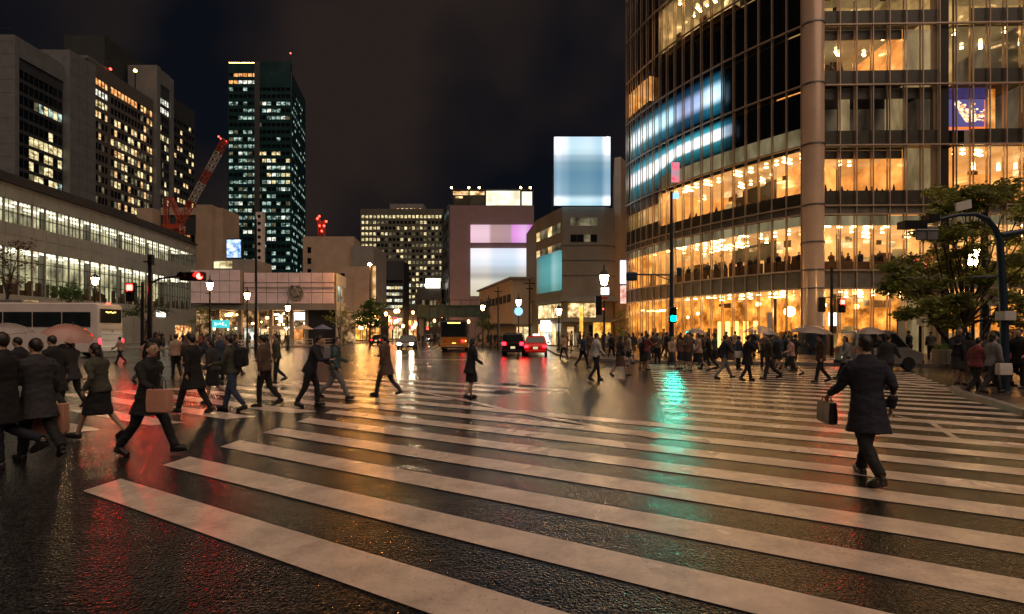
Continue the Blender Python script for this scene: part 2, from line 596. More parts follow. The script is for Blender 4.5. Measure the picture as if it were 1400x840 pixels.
def pavement(poly, name='pavement', h=0.14, kw=0.16):
    b = MB()
    b.prism(poly, -0.05, h, 0)
    o = tag(b.build(name, M['paving_wet']), kind='structure')
    return o
def kerb(pts, h=0.145, kw=0.18):
    b = MB()
    for i in range(len(pts) - 1):
        a, c = V((*pts[i], 0)), V((*pts[i+1], 0))
        d = (c - a).normalized(); s_ = V((-d.y, d.x, 0))
        b.obox(a - s_*kw/2 + V((0,0,-0.03)) , c - a, s_*kw, V((0, 0, h + 0.033 + 0.003*(i % 2))))
    return tag(b.build('kerb', M['kerb_stone']), kind='structure')
qc = [(3.7, 60), (3.5, 40), (3.8, 35.5), (5.0, 32.2), (7.2, 30.0), (10, 29), (20, 26.4), (30, 25.4), (60, 24.4)]
pavement(qc + [(60, 110), (3.7, 110)])
kerb(qc)
lc = [(-90, 49.5), (-36, 54.5), (-29.5, 56.3), (-26.8, 60), (-25.4, 72), (-23, 110), (-20, 180)]
pavement(lc + [(-90, 180)])
kerb(lc)
nr = [(40, 17.6), (15.2, 16.2), (13.3, 15.4), (12.4, 14.2), (11.6, 12.4), (10.7, 10.6), (10.2, 8.0)]
pavement([(40, 8.0)] + nr)
kerb(nr)
for (px_, py_, r) in ((697, 526, .42), (718, 528.5, .36), (687, 536, .38)):      # iron covers in the carriageway
    b = MB(); c = gr(px_, py_); b.lathe([(r, -.02), (r, .012), (r*.97, .016)], c, 24)
    for k in range(5): b.box((c.x - r*.6, c.y - r*.6 + k*r*.3 - .02, .016), (c.x + r*.6, c.y - r*.6 + k*r*.3 + .02, .022))
    tag(b.build('manhole_cover', M['metal_black']), ['round iron manhole cover right of the other two on the wet crossing', 'middle iron manhole cover before the black people carrier', 'iron manhole cover nearest the camera of the three'][[687, 697, 718].index(px_)-0 if False else {697: 1, 718: 0, 687: 2}[px_]], 'manhole cover', 'manhole covers in the crossing')
# gentle rise far down the street keeps the ground from ending in a hard line
# ------------------------------------------------------------------ buildings
def frame2(O, u):
    u = V((u[0], u[1], 0)).normalized()
    return V(O), u, V((u.y, -u.x, 0))

def facade(parent, O, u, W, H_, cols, rows, fn, wallm, depth=0.25, core=8.0, z0=0.0, pane_d=0.05, limit=100, corem='core_dark', core_off=0.0):
    """a wall with real window openings; cols / rows are the [start, end] of each opening"""
    O, u, n = frame2(O, u)
    b = MB()
    up = V((0, 0, 1))
    z = 0.0
    for (r0, r1) in rows:
        if r0 - z > 0.01: b.obox(O + up*(z0+z), u*W, up*(r0 - z), n*depth)
        z = r1
    if H_ - z > 0.01: b.obox(O + up*(z0+z), u*W, up*(H_ - z), n*depth)
    x = 0.0
    xs = []
    for (c0, c1) in cols:
        if c0 - x > 0.01: xs.append((x, c0))
        x = c1
    if W - x > 0.01: xs.append((x, W))
    for (r0, r1) in rows:
        for (a, c) in xs:
            b.obox(O + up*(z0+r0) + u*a, u*(c - a), up*(r1 - r0), n*(depth - 0.03))
    wall = b.build('wall', M[wallm], parent)
    items = []
    for i, (r0, r1) in enumerate(rows):
        for j, (c0, c1) in enumerate(cols):
            k = fn(i, j)
            if k is None: continue
            w_ = MB()
            w_.obox(O + up*(z0+r0) + u*c0 + n*0.0, u*(c1 - c0), up*(r1 - r0), n*pane_d)
            items.append((w_, M[k]))
    many('window', items, parent, seen_area, limit)
    if core:
        c = MB()
        c.obox(O + up*z0 - n*0.004 + u*core_off, u*(W - core_off), -n*core, up*(H_ - 0.02))
        c.build('inner_wall', M[corem], parent)
    return wall

def spans(n, W, gap, first=0.0):
    p = (W - first*2) / n
    return [(first + p*i + gap/2, first + p*(i+1) - gap/2) for i in range(n)]
def floors(z_first, n, pitch, h):
    return [(z_first + pitch*i, z_first + pitch*i + h) for i in range(n)]

def pick(seq, weights): return rng.choices(seq, weights)[0]

# --- pale hotel slab, far left -------------------------------------------------
hx = -130.0
ho = empty('hotel_building', (hx, 160, 0), 'tall pale hotel slab with scattered yellow windows rising behind the curved white hall', 'building')
def hotel_fn(hot, cold, p, rowp):
    def fn(i, j):
        q = rowp(i)
        return pick(hot, cold) if rng.random() < q * p else 'glass_dark'
    return fn
warmset, wts = ['lit_yellow', 'lit_warm', 'lit_dim', 'lit_white'], [4, 4, 3, 1.2]
# block with nine window bays
rw = floors(22, 15, 3.35, 2.35)
bright = {2: .5, 3: .95, 4: .3, 6: .95, 7: .6, 8: .85, 9: .95, 10: .25, 12: .9, 11: .15}
def fnA(i, j):
    r = bright.get(i, 0.0)
    if r and rng.random() < r and (j > 1 or i < 5): return 'lit_yellow' if i in (9, 8) else pick(['lit_yellow', 'lit_dim', 'lit_green'], [3, 2, 2])
    if i < 3 and j < 5 and rng.random() < .5: return 'lit_warm'
    return 'glass_dark'
facade(ho, (hx, 134.6, 0), (0, 1), 13.4, 78.5, spans(9, 13.4, .14, .15), rw, fnA, 'wall_slate', .15, 7)
b = MB()
b.box((hx-7.2, 133.4, 0), (hx+.5, 134.55, 79.2))            # corner pier of the front
b.box((hx-10, 133.6, 0), (hx-8.6, 134.5, 77))
b.box((hx-16, 133.4, 0), (hx-11.0, 134.55, 76))
b.box((hx+.16, 134.6, 74.2), (hx+.5, 148.0, 79.0)); b.box((hx-7, 134.7, 78.5), (hx-1.0, 147.8, 80.2))
b.box((hx-11, 148.05, 0), (hx+2.2, 157.2, 83.6))            # blank shaft
b.box((hx-9, 157.3, 86.1), (hx-.4, 165, 87.0))
b.box((hx-9, 185.2, 0), (hx+1.6, 187.1, 98.6))
b.box((hx-9, 192.6, 0), (hx+1.6, 194.4, 97.6))
b.box((hx-8.7, 187.1, 92.8), (hx+1.3, 192.6, 98.2))
b.build('wall', M['concrete_pale'], ho)
rw = floors(19, 19, 3.35, 2.0)
facade(ho, (hx, 157.3, 0), (0, 1), 8, 86, spans(5, 8, .3, .8), rw,
       lambda i, j: ('lit_orange' if i == 18 else 'lit_white' if i == 17 else 'lit_yellow' if i in (16, 2) else
                     pick(['lit_warm', 'lit_dim', 'glass_dark'], [3, 2, 4])), 'concrete_dim', .2, 7)
facade(ho, (hx, 165.3, 0), (0, 1), 19.9, 85.8, spans(13, 19.9, .3, .3), floors(19, 19, 3.35, 2.1),
       lambda i, j: ('lit_orange' if (i == 18 and rng.random() < .8) else 'glass_dark' if i in (17, 16) and j < 9 else
                     'lit_white' if i in (2, 5) and rng.random() < .5 else
                     pick(['lit_warm', 'lit_yellow', 'lit_dim', 'glass_dark'], [3, 2.4, 2.4, 4])), 'concrete_dim', .2, 7)
facade(ho, (hx+.9, 187.1, 0), (0, 1), 5.5, 92.8, spans(4, 5.5, .25, .2), floors(19, 21, 3.35, 2.0),
       lambda i, j: ('lit_white' if i in (20, 19) and True else pick(['lit_yellow', 'lit_dim', 'glass_dark'], [3, 2, 5])), 'wall_slate', .2, 7)
facade(ho, (hx, 194.4, 0), (0, 1), 15, 92, spans(8, 15, .4, .3), floors(19, 20, 3.35, 1.7),
       lambda i, j: pick(['lit_warm', 'lit_yellow', 'glass_dark'], [1, 1.2, 5]), 'wall_dark', .3, 7)
b = MB()
for k in range(24): b.box((hx+2.2, 148.1, 4 + k*3.35), (hx+2.215, 157.15, 4.07 + k*3.35))
for k in range(1, 3): b.box((hx+2.2, 148.05 + k*3.05, 2), (hx+2.216, 148.1 + k*3.05, 83))
for k in range(24): b.box((hx+.1, 133.385, 4 + k*3.35), (hx-7.1, 133.4, 4.07 + k*3.35))
b.build('panel_joint', M['roof_dark'], ho)
b = MB()
b.box((hx-24, 176, 60), (hx-10, 196, 104))
b.build('rear_block', M['wall_dark'], ho)
b = MB(); b.tube([(hx-1, 178, 85), (hx-1, 178, 92.4)], .2); b.build('antenna', M['metal_dark'], ho)
b = MB(); b.ell((hx-1, 178, 92.8), (.55, .55, .55), 8); b.build('beacon', M['bulb_orange'], ho)
b = MB(); b.ell((hx+.3, 165.4, 86.9), (.4, .4, .4), 8); b.build('beacon', M['bulb_red'], ho)

# --- dark green glass tower ----------------------------------------------------
Yt = 260.0
x0, x1 = X_(312, Yt), X_(398, Yt)
Wt = x1 - x0
to = empty('office_tower', ((x0+x1)/2, Yt, 0), 'tall dark green glass office tower with bands of lit floors and red roof lights', 'building')
def fnT(i, j):
    f = 30 - i
    left = j < 6
    if i == 30: return 'lit_orange' if left and rng.random() < .55 else 'glass_dark'
    if i == 29: return ('lit_orange' if j < 2 else 'lit_white' if j < 6 else 'glass_dark')
    if i in (28, 27): return 'lit_green' if rng.random() < .1 else 'glass_dark'
    p = {26: .75, 25: .5, 24: .7, 23: .15}.get(i, .82 if left else .78)
    if i in (22, 20, 21) and not left: p = .1
    if i < 8: p = .35
    if j == 6: return pick(['lit_dim', 'lit_warm', 'glass_dark'], [1, .3, 4])
    if rng.random() < p:
        if not left and 14 < i < 21: return pick(['lit_yellow', 'lit_green', 'lit_white'], [3, 2, 1])
        return pick(['lit_green', 'lit_white', 'lit_dim'], [6, 1.2, 1])
    return 'glass_dark'
tc_ = spans(13, Wt, .35, .3)
facade(to, (x0, Yt, 0), (1, 0), Wt, 138.5, tc_, floors(23, 31, 3.62, 1.75), fnT, 'tower_green', .3, 1.0, limit=100)
sd = V((X_(417, 292) - x1, 292 - Yt, 0)); sl = sd.length
facade(to, (x1, Yt, 0), (sd.x, sd.y), sl, 134, spans(10, sl, .5, .3), floors(23, 29, 3.62, 1.5),
       lambda i, j: ('lit_green' if (i in (25, 20, 13, 11, 9, 7, 15) and rng.random() < .85) or rng.random() < .35 else 'glass_dark'), 'tower_green', .3, 6, limit=40, core_off=3.0)
b = MB(); b.box((x0+13.5, Yt-.5, 20), (x0+16.2, Yt-.31, 139)); b.build('service_shaft', M['wall_slate'], to)
b = MB(); b.box((x0+16.3, Yt-.4, 126), (x1-.1, Yt-.31, 139.4)); b.build('louvre_screen', M['tower_green'], to)
b = MB()
b.tube([(x0+16, Yt+2, 138.5), (x0+16, Yt+2, 144)], .16); b.tube([(x1-1, Yt+2, 138.5), (x1-1, Yt+2, 144.4)], .16)
b.build('antenna', M['metal_dark'], to)
items = []
for i in range(16):
    q = MB(); q.cbox((x0 + .6 + i*.85, Yt + .3, 138.8), (.55, .4, .42)); items.append((q, M['bulb_orange']))
for px_, zz in ((x1-1, 144.5), (x0+16, 139.1), (x1-2.2, 138.9), (x0+.4, 139)):
    q = MB(); q.ell((px_, Yt+1.6, zz), (.4, .4, .4), 8); items.append((q, M['bulb_red']))
many('roof_light', items, to, seen_area)

# --- long curved white hall with two rows of tall windows (left) ----------------
hall = empty('station_hall', (-57, 70, 0), 'long pale panelled station hall with two rows of tall bright windows on the left', 'building')
lit('hall_back', (0.40, 0.36, 0.2), (0.86, 0.80, 0.44), 0.08, 0.46, 0.6, (1, 1, .7), 5, .34, .62)  # hall wall and ceiling glow themselves in place of lamp light
lit('hall_ceiling', (0.7, 0.66, 0.42), (1, .95, 0.66), 0.28, 0.5, 0.3)
pts = [V((-54.9, 40, 0)), V((-55.9, 56, 0)), V((-57.0, 72, 0)), V((-58.8, 86, 0)), V((-60.6, 98, 0))]
lens = [(pts[i+1]-pts[i]).length for i in range(4)]
def along(d):
    i = 0
    while i < 3 and d > lens[i]: d -= lens[i]; i += 1
    u = (pts[i+1]-pts[i]).normalized()
    return pts[i] + u*d, u, V((u.y, -u.x, 0))
TL = sum(lens)
up = V((0, 0, 1))
pitch = 1.8
nw = int(TL / pitch)
wall = MB(); roof = MB()
bandz = [(0.0, 6.0, 0), (11.3, 14.0, 0), (16.6, 18.3, 0)]
for i in range(nw):
    a, u, n = along(i*pitch + .001); c, _, _ = along((i+1)*pitch)
    e = c - a
    for z0_, z1_, _m in bandz:      # cladding panels with open joints
        nrow = max(1, round((z1_-z0_)/1.35))
        for r in range(nrow):
            h = (z1_-z0_)/nrow
            wall.obox(a + up*(z0_ + r*h + .03) + e*.012, e*.976, up*(h-.06), n*.3)
        wall.obox(a + up*z0_, e, up*(z1_-z0_), n*.22)
    for z0_, z1_ in ((6.0, 11.3), (14.0, 16.6)):
        wall.obox(a + up*z0_ + n*.02, e*.10, up*(z1_-z0_), n*.10)
    roof.obox(a + up*18.3 - n*12, e, up*.3, n*12.7)
    roof.obox(a + up*18.6 - n*5, e*.995, up*1.1, n*4.6)
wall.build('wall', M['cladding_grey'], hall)
roof.build('roof', M['roof_dark'], hall)
items_w = []
for i in range(nw):
    a, u, n = along(i*pitch + .001); c, _, _ = along((i+1)*pitch)
    e = c - a
    for (z0_, z1_, nv, tz) in ((6.0, 11.3, 2, (8.1, 9.9)), (14.0, 16.6, 3, (15.2,))):
        q = MB()
        for k in range(nv + 1):
            q.obox(a + e*(.10 + .9*k/nv) - e*.014 + up*(z0_), e*.024, up*(z1_-z0_), n*.07)
        for t_ in tz: q.obox(a + e*.1 + up*(t_-.04), e*.9, up*.07, n*.09)
        items_w.append((q, a, e, n, z0_, z1_))
order = sorted(items_w, key=lambda t: -seen_area(t[0]))
for k, (q, a, e, n, z0_, z1_) in enumerate(order[:64]):
    o = q.build('window', M['metal_dark'], hall)
    g_ = MB(); g_.quad(a + e*.1 + up*z0_ + n*.05, a + e + up*z0_ + n*.05, a + e + up*z1_ + n*.05, a + e*.1 + up*z1_ + n*.05)
    g_.build('pane', M['glass_clear'], o)
ins = MB(); lampq = []
for (z0_, z1_, dp) in ((6.0, 11.3, 6.0), (14.0, 16.6, 4.5)):
    for i in range(nw):
        a, u, n = along(i*pitch + .001); c, _, _ = along((i+1)*pitch)
        e = c - a
        ins.quad(a - n*dp + up*z0_, a + e - n*dp + up*z0_, a + e - n*dp + up*z1_, a - n*dp + up*z1_, 0)
        ins.quad(a + up*(z1_-.02), a + e + up*(z1_-.02), a + e - n*dp + up*(z1_-.02), a - n*dp + up*(z1_-.02), 1)
        ins.quad(a + up*(z0_+.01), a + e + up*(z0_+.01), a + e - n*dp + up*(z0_+.01), a - n*dp + up*(z0_+.01), 2)
        if i % 2 == 0:
            for dd_ in (.9, 2.6):
                l = MB(); l.obox(a + e*.2 - n*dd_ + up*(z1_-.12), e*1.2, n*.22, up*.08); lampq.append((l, M['lamp_room_white']))
        if i % 4 == 1:
            ins.obox(a - n*(1.6) + up*z0_, e*.22, -n*.4, up*(z1_-z0_), 2)
ins.build('interior', [M['hall_back'], M['hall_ceiling'], M['concrete_grey']], hall)
many('ceiling_lamp', lampq, hall, seen_area, 60)
fl = MB()
for i in range(nw):     # merchandise and railings standing behind the lower windows
    a, u, n = along(i*pitch + .001)
    for k in range(3):
        hh = rng.uniform(.5, 1.9)
        fl.obox(a + u*(.2 + k*.55) - n*rng.uniform(.6, 2) + up*6.02, u*rng.uniform(.15, .5), -n*.3, up*hh)
fl.build('display_racks', M['interior_brown'], hall)
a, u, n = along(TL - .01)
b = MB(); b.obox(a, -n*13, up*18.2, u*.3); b.build('end_wall', M['concrete_grey'], hall)
shopm = lit('shop_orange', (.5, .12, .03), (1, .55, .2), .15, 1.5, 1.6)
for (p, q, k) in ((50.0, 52.4, 'shop_orange'), (53.0, 55.6, 'shop_orange'), (44, 46.5, 'sign_glow_white')):
    a, u, n = along(p); c, _, _ = along(q)
    z0_, z1_ = (0.3, 3.0) if k == 'shop_orange' else (4.4, 5.4)
    b = MB(); b.obox(a + n*.3 + up*z0_, c - a, up*(z1_-z0_), n*.12); b.build('shop_window', M[k], hall)

# --- beige block and blue billboard behind the hall -----------------------------
Yb = 118.0
bo = empty('beige_building', (X_(255, Yb), Yb, 0), 'beige concrete block behind the red and white crane', 'building')
facade(bo, (X_(222, Yb), Yb, 0), (1, 0), X_(276, Yb)-X_(222, Yb), Z_(286, Yb), spans(8, X_(276, Yb)-X_(222, Yb), .25, .4), floors(15.2, 3, 3.6, 1.8),
       lambda i, j: 'lit_orange' if (i == 2 and rng.random() < .7) or j > 6 else 'glass_dark', 'wall_dark', .3, 10)
b = MB()
b.box((X_(222, Yb), Yb-.6, Z_(295, Yb)), (X_(275, Yb), Yb-.31, Z_(285, Yb)))
b.box((X_(275, Yb)+.02, Yb-2, 0), (X_(296, Yb), Yb+9, Z_(283, Yb)))
b.box((X_(296, Yb)+.05, Yb-1, 0), (X_(308, Yb), Yb+6, Z_(286, Yb)))
b.box((X_(200, Yb), Yb-3, 0), (X_(221, Yb), Yb+3, Z_(289, Yb)))
b.build('annex', M['concrete_warm'], bo)
b = MB(); b.box((X_(271.5, Yb), Yb-.9, Z_(350, Yb)), (X_(273.5, Yb), Yb-.5, Z_(330, Yb))); b.build('sign_box', M['sign_glow_orange'], bo)

Yk = 90.0
ko = empty('video_billboard', (X_(318, Yk), Yk, 0), 'small blue lit video billboard on a grey roof block below the dark green tower', 'billboard')
lit('screen_blue', (.03, .2, .62), (.75, .92, 1), .5, 1.5, .9)
b = MB(); b.box((X_(310, Yk), Yk, Z_(352, Yk)), (X_(328, Yk), Yk+.3, Z_(328, Yk))); b.build('screen', M['screen_blue'], ko)
b = MB(); b.box((X_(309, Yk), Yk+.31, 6), (X_(329, Yk), Yk+1.2, Z_(326, Yk))); b.build('support', M['metal_dark'], ko)

# --- low pink panelled hall with round relief ------------------------------------
Yp = 72.0
po = empty('panelled_building', (X_(370, Yp), Yp, 0), 'low building clad in pinkish panels with a round relief and cafes below', 'building')
xa, xb = X_(334, Yp), X_(457, Yp)
zt, zb = Z_(373, Yp), Z_(415.5, Yp)
cl = MB()
ncol = 8
for i in range(ncol):
    for j, (za, zc) in enumerate(((zb, zb+1.55), (zb+1.55, zb+2.95), (zb+2.95, zt))):
        w_ = (xb-xa)/ncol
        cl.box((xa + w_*i + .035, Yp - (.12 if j < 2 else .2), za+.04), (xa + w_*(i+1) - .035, Yp+.2, zc-.04))
for i in range(5):
    w_ = (xa - .1 - X_(268, Yp))/5; x_ = X_(268, Yp)
    for j in range(3):
        cl.box((x_ + w_*i + .03, Yp - 1.2, zb + 1.55*j + .04), (x_ + w_*(i+1) - .03, Yp-.9, zb + 1.55*(j+1) - .04))
cl.build('cladding', M['cladding_pink'], po)
b = MB()
b.box((xa, Yp+.21, zb), (xb, Yp+9, zt-.1))
b.box((X_(265, Yp), Yp-.89, zb), (xa-.1, Yp+9, zt+.3))
b.box((xa, Yp-.35, zb-.14), (xb+.15, Yp+.2, zb-.02))
b.box((xa, Yp-.3, 7.05+1.0), (xb+.1, Yp-.21, 8.16))
b.box((X_(265, Yp), Yp-.4, Z_(424, Yp)), (xb+.1, Yp+9, zb-.15))
b.build('wall', M['concrete_grey'], po)
b = MB()
b.box((X_(285, Yp), Yp+2, zt+.31), (X_(335, Yp), Yp+8, Z_(352, Yp)))
b.build('upper_storey', M['concrete_grey'], po)
items = []
for i in range(3):
    q = MB(); x_ = X_(293 + i*8.5, Yp+2); q.box((x_, Yp+1.9, Z_(367, Yp+2)), (x_ + .78, Yp+1.99, Z_(357.5, Yp+2))); items.append((q, M['lit_yellow']))
many('window', items, po, seen_area)
b = MB()      # the round relief: rim and a raised figure
c = at(404, 400, Yp-.3)
for i in range(20):
    t0, t1 = 2*math.pi*i/20, 2*math.pi*(i+1)/20
    if i in (4, 5): continue
    b.tube([c + V((math.cos(t0)*1.05, 0, math.sin(t0)*1.05)), c + V((math.cos(t1)*1.05, 0, math.sin(t1)*1.05))], .13, 6)
b.disc(c + V((0, .12, 0)), (0, 1, 0), .98, .1, 20)
for k in range(9):
    t = k*2.4; r = .25 + .07*k
    b.ell(c + V((math.cos(t)*r*.8, -.04, math.sin(t)*r*.8)), (.22, .12, .3), 8)
b.build('round_relief', M['concrete_grey'], po, True)
# glazed end
sd = V((X_(480, 82) - xb, 82 - Yp, 0)); sl = sd.length
facade(po, (xb+.2, Yp, 0), (sd.x, sd.y), sl, zt-.1, spans(6, sl, .3, .4), [(zb+.3, zb+2.6)], lambda i, j: 'lit_green' if j != 2 else 'lit_white', 'cladding_grey', .2, 4, core_off=1.0)
# cafes under the hall
lit('cafe_back', (.35, .16, .05), (1, .6, .28), .03, .5, 1.1, (1, 1, 1), 4, .42, .7)
b = MB(); b.box((X_(268, Yp+3), Yp+3, .15), (xb+2, Yp+3.3, Z_(424, Yp)-.02)); b.build('cafe_front', M['cafe_back'], po)
items = []
for px_, w_, z0_, z1_, k in ((412, 2.6, 3.6, 4.7, 'sign_glow_white'), (430, 1.8, 3.7, 4.6, 'sign_glow_orange'), (398, .8, 3.4, 4.2, 'lit_warm'), (384, .5, 3.2, 4.3, 'sign_glow_white'),
                             (345, 2.2, .5, 2.4, 'lit_white'), (365, 1.6, .5, 2.3, 'lit_warm'), (391, 1.8, .6, 2.4, 'lit_warm'), (407, 1.5, .6, 2.5, 'lit_orange'), (425, 1.4, .6, 2.4, 'lit_warm'), (446, 2.0, .6, 2.3, 'lit_white'), (318, 1.8, .5, 2.8, 'lit_dim'), (296, 1.8, .5, 2.8, 'lit_dim')):
    q = MB(); x_ = X_(px_, Yp+2.9); q.box((x_-w_/2, Yp+2.8, z0_), (x_+w_/2, Yp+2.95, z1_)); items.append((q, M[k]))
many('shop_window', items, po, seen_area)
cf = random.Random(8); items = []
for k in range(46):
    px_ = cf.uniform(272, 456); z_ = cf.uniform(2.2, 4.6); q = MB(); x_ = X_(px_, Yp+2)
    if cf.random() < .3: q.cbox((x_, Yp+2.3, z_), (cf.uniform(.3, .9), .1, cf.uniform(.15, .4)))
    else: q.ell((x_, Yp+2.2, z_), (.11, .11, .13), 8)
    items.append((q, M[cf.choice(['bulb_warm', 'bulb_orange', 'lamp_room', 'sign_glow_white', 'bulb_warm'])]))
many('pendant_lamp', items, po, seen_area)
items = []
for px_ in (300, 330, 352, 372, 400, 421, 440, 455):
    q = MB(); x_ = X_(px_, Yp+1.5); q.box((x_-.25, Yp+1, .14), (x_+.25, Yp+1.5, Z_(424, Yp)-.01)); items.append((q, M['concrete_warm']))
many('pillar', items, po, seen_area)

# --- vent tower -----------------------------------------------------------------
Yv = 100.0
vt = empty('sign_tower', (X_(354, Yv), Yv, 0), 'slender white tower with a column of dark round openings in front of the green tower', 'tower')
b = MB(); b.box((X_(349.5, Yv), Yv, 0), (X_(358.5, Yv), Yv+1.2, Z_(290, Yv))); b.build('shaft', M['sign_white'], vt)
items = []
for k in range(9):
    q = MB(); z_ = Z_(296 + k*9.4, Yv); q.disc((X_(354.5, Yv), Yv-.02, z_), (0, 1, 0), .34, .1, 10); items.append((q, M['metal_black']))
many('opening', items, vt, seen_area)

# --- beige blocks, centre left ---------------------------------------------------
Yc = 128.0
bc = empty('beige_block', (X_(460, Yc), Yc, 0), 'stepped blank beige block with a lit corner strip right of the pink panelled hall', 'building')
b = MB()
b.prism([(X_(414, Yc), Yc), (X_(484, Yc), Yc), (X_(492.5, Yc+8), Yc+8), (X_(414, Yc), Yc+14)], 0, Z_(323.5, Yc), 0)
b.prism([(X_(431, 120), 119.9), (X_(509.5, 120), 119.9), (X_(514, 125), 125), (X_(431, 120), 126)], 0, Z_(364.5, 120), 0)
b.build('wall', M['concrete_warm'], bc)
b = MB(); b.box((X_(485, 130), 127, 0), (X_(515, 130), 140, Z_(339, 130))); b.build('rear_block', M['concrete_grey'], bc)
b = MB(); b.box((X_(509.8, 120), 119.7, Z_(412, 120)), (X_(514, 120), 119.88, Z_(364, 120))); b.build('light_strip', lit('strip_warm', (1, .45, .12), (1, .7, .35), .25, .8, .5), bc)
items = []
for px_, py_ in ((423, 342), (423, 357), (423, 372), (460, 378), (467, 378), (469, 378)):
    q = MB(); yy = Yc if px_ < 430 else 119.9
    q.box((X_(px_-2.5, yy), yy-.06, Z_(py_+4, yy)), (X_(px_+2.5, yy), yy-.01, Z_(py_-4, yy))); items.append((q, M['glass_dark']))
many('window', items, bc, seen_area)

# --- big office block -------------------------------------------------------------
Yo = 300.0
oo = empty('office_block', (X_(549, Yo), Yo, 0), 'broad office block with a fine grid of lit yellow windows and a lit top row', 'building')
Wo = X_(606, Yo) - X_(493, Yo)
def fnO(i, j):
    if i == 15: return 'lit_yellow'
    if j < 4 and i > 6: return 'lit_yellow' if rng.random() < .9 else 'lit_dim'
    if i < 6: return pick(['lit_yellow', 'lit_dim', 'lit_white', 'glass_dark'], [4, 3, 2, 3])
    return pick(['lit_dim', 'lit_yellow', 'glass_dark'], [4, 2, 4])
facade(oo, (X_(493, Yo), Yo, 0), (1, 0), Wo, Z_(286, Yo), spans(21, Wo, .75, .3), floors(18.5, 16, 3.35, 1.75), fnO, 'office_wall', .4, 20)
b = MB(); b.box((X_(530, Yo), Yo+5, Z_(286, Yo)), (X_(577, Yo), Yo+15, Z_(276, Yo))); b.build('roof_plant', M['concrete_grey'], oo)
items = []
for k in range(6):
    q = MB(); x_ = X_(540+k*6, Yo); q.box((x_, Yo+4.8, Z_(285, Yo)), (x_+1.4, Yo+4.95, Z_(282.5, Yo))); items.append((q, M['lit_warm']))
many('roof_light', items, oo, seen_area)
# --- small dark office in front ----------------------------------------------------
Yd = 150.0
do_ = empty('dark_office', (X_(534, Yd), Yd, 0), 'small dark office block with five lit rows of windows beside the beige block', 'building')
Wd = X_(552, Yd) - X_(516, Yd)
facade(do_, (X_(516, Yd), Yd, 0), (1, 0), Wd, Z_(357, Yd), spans(9, Wd, .12, .3), floors(5.2, 7, 1.85*1.0, .85),
       lambda i, j: 'glass_dark' if i > 5 else pick(['lit_white', 'lit_yellow', 'lit_dim'], [3, 3, 1.4]), 'wall_dark', .2, 8)
# --- dark mid block with small billboard --------------------------------------------
Ye = 112.0
eb = empty('dark_building', (X_(585, Ye), Ye, 0), 'low dark building carrying a small white lit billboard left of the mauve store', 'building')
facade(eb, (X_(570, Ye), Ye, 0), (1, 0), X_(604, Ye)-X_(570, Ye), Z_(395, Ye), spans(6, X_(604, Ye)-X_(570, Ye), .3, .2), floors(3, 3, 2.4, 1.1),
       lambda i, j: pick(['lit_warm', 'lit_dim', 'glass_dark'], [1, 1, 2]), 'wall_dark', .2, 8)
b = MB(); b.box((X_(582, Ye-1), Ye-1, Z_(394, Ye-1)), (X_(601.5, Ye-1), Ye-.7, Z_(381, Ye-1))); b.build('billboard', M['sign_glow_white'], eb)
b = MB(); b.tube([(X_(585, Ye-1), Ye-.6, Z_(396, Ye)), (X_(585, Ye-1), Ye-.6, Z_(382, Ye))], .08); b.tube([(X_(598, Ye-1), Ye-.6, Z_(396, Ye)), (X_(598, Ye-1), Ye-.6, Z_(382, Ye))], .08); b.build('billboard_frame', M['metal_dark'], eb)

# --- mauve department store with screens ---------------------------------------------
Yu = 105.0
uo = empty('department_store', (X_(672, Yu), Yu, 0), 'mauve windowless department store with pink and white video screens and a lit roof frame', 'building')
b = MB()
xl, xr = X_(615, Yu), X_(730, Yu)
b.box((xl, Yu, 0), (xr, Yu+16, Z_(281, Yu)))
b.build('wall', M['wall_mauve'], uo)
sd = V((X_(605, 117) - xl, 117 - Yu, 0)); sl = sd.length
uo2 = -sd
facade(uo, (X_(605, 117), 117, 0), (uo2.x, uo2.y), sl-.05, Z_(279, Yu), spans(5, sl-.05, .5, .3), floors(4, 9, 2.75, 1.4),
       lambda i, j: 'lit_green' if rng.random() < .25 else 'glass_dark', 'wall_dark', .3, 3)
b = MB()   # open steel frame on the roof
zr0, zr1 = Z_(281, Yu), Z_(259, Yu)
for px_ in (617, 641, 663, 712, 729):
    b.box((X_(px_, Yu)-.12, Yu+.3, zr0), (X_(px_, Yu)+.12, Yu+.55, zr1))
b.box((xl+.1, Yu+.28, zr1), (xr, Yu+.6, zr1+.2))
b.box((xl+.1, Yu+5, zr0), (xr, Yu+5.3, zr1))
b.build('roof_frame', M['metal_dark'], uo)
lit('roof_sign', (.75, .68, .45), (1, .95, .8), .75, 1.1, .3)
items = []
for (a_, c_, y0_, y1_, k) in ((664.5, 711, 280, 260, 'roof_sign'), (713.5, 727.5, 280, 261, 'roof_sign'), (619, 640, 265.5, 260.5, 'lit_warm'), (642, 662.5, 265.5, 260.5, 'lit_warm'), (622, 632, 270, 267.5, 'lit_warm')):
    q = MB(); q.box((X_(a_, Yu), Yu+.62, Z_(y0_, Yu)), (X_(c_, Yu), Yu+.8, Z_(y1_, Yu))); items.append((q, M[k]))
many('roof_sign', items, uo, seen_area)
items = []
for px_ in (617, 641, 655, 712, 725):
    q = MB(); q.ell((X_(px_, Yu), Yu+.2, zr1+.4), (.22, .22, .22), 8); items.append((q, M['lamp_room']))
many('roof_light', items, uo, seen_area)
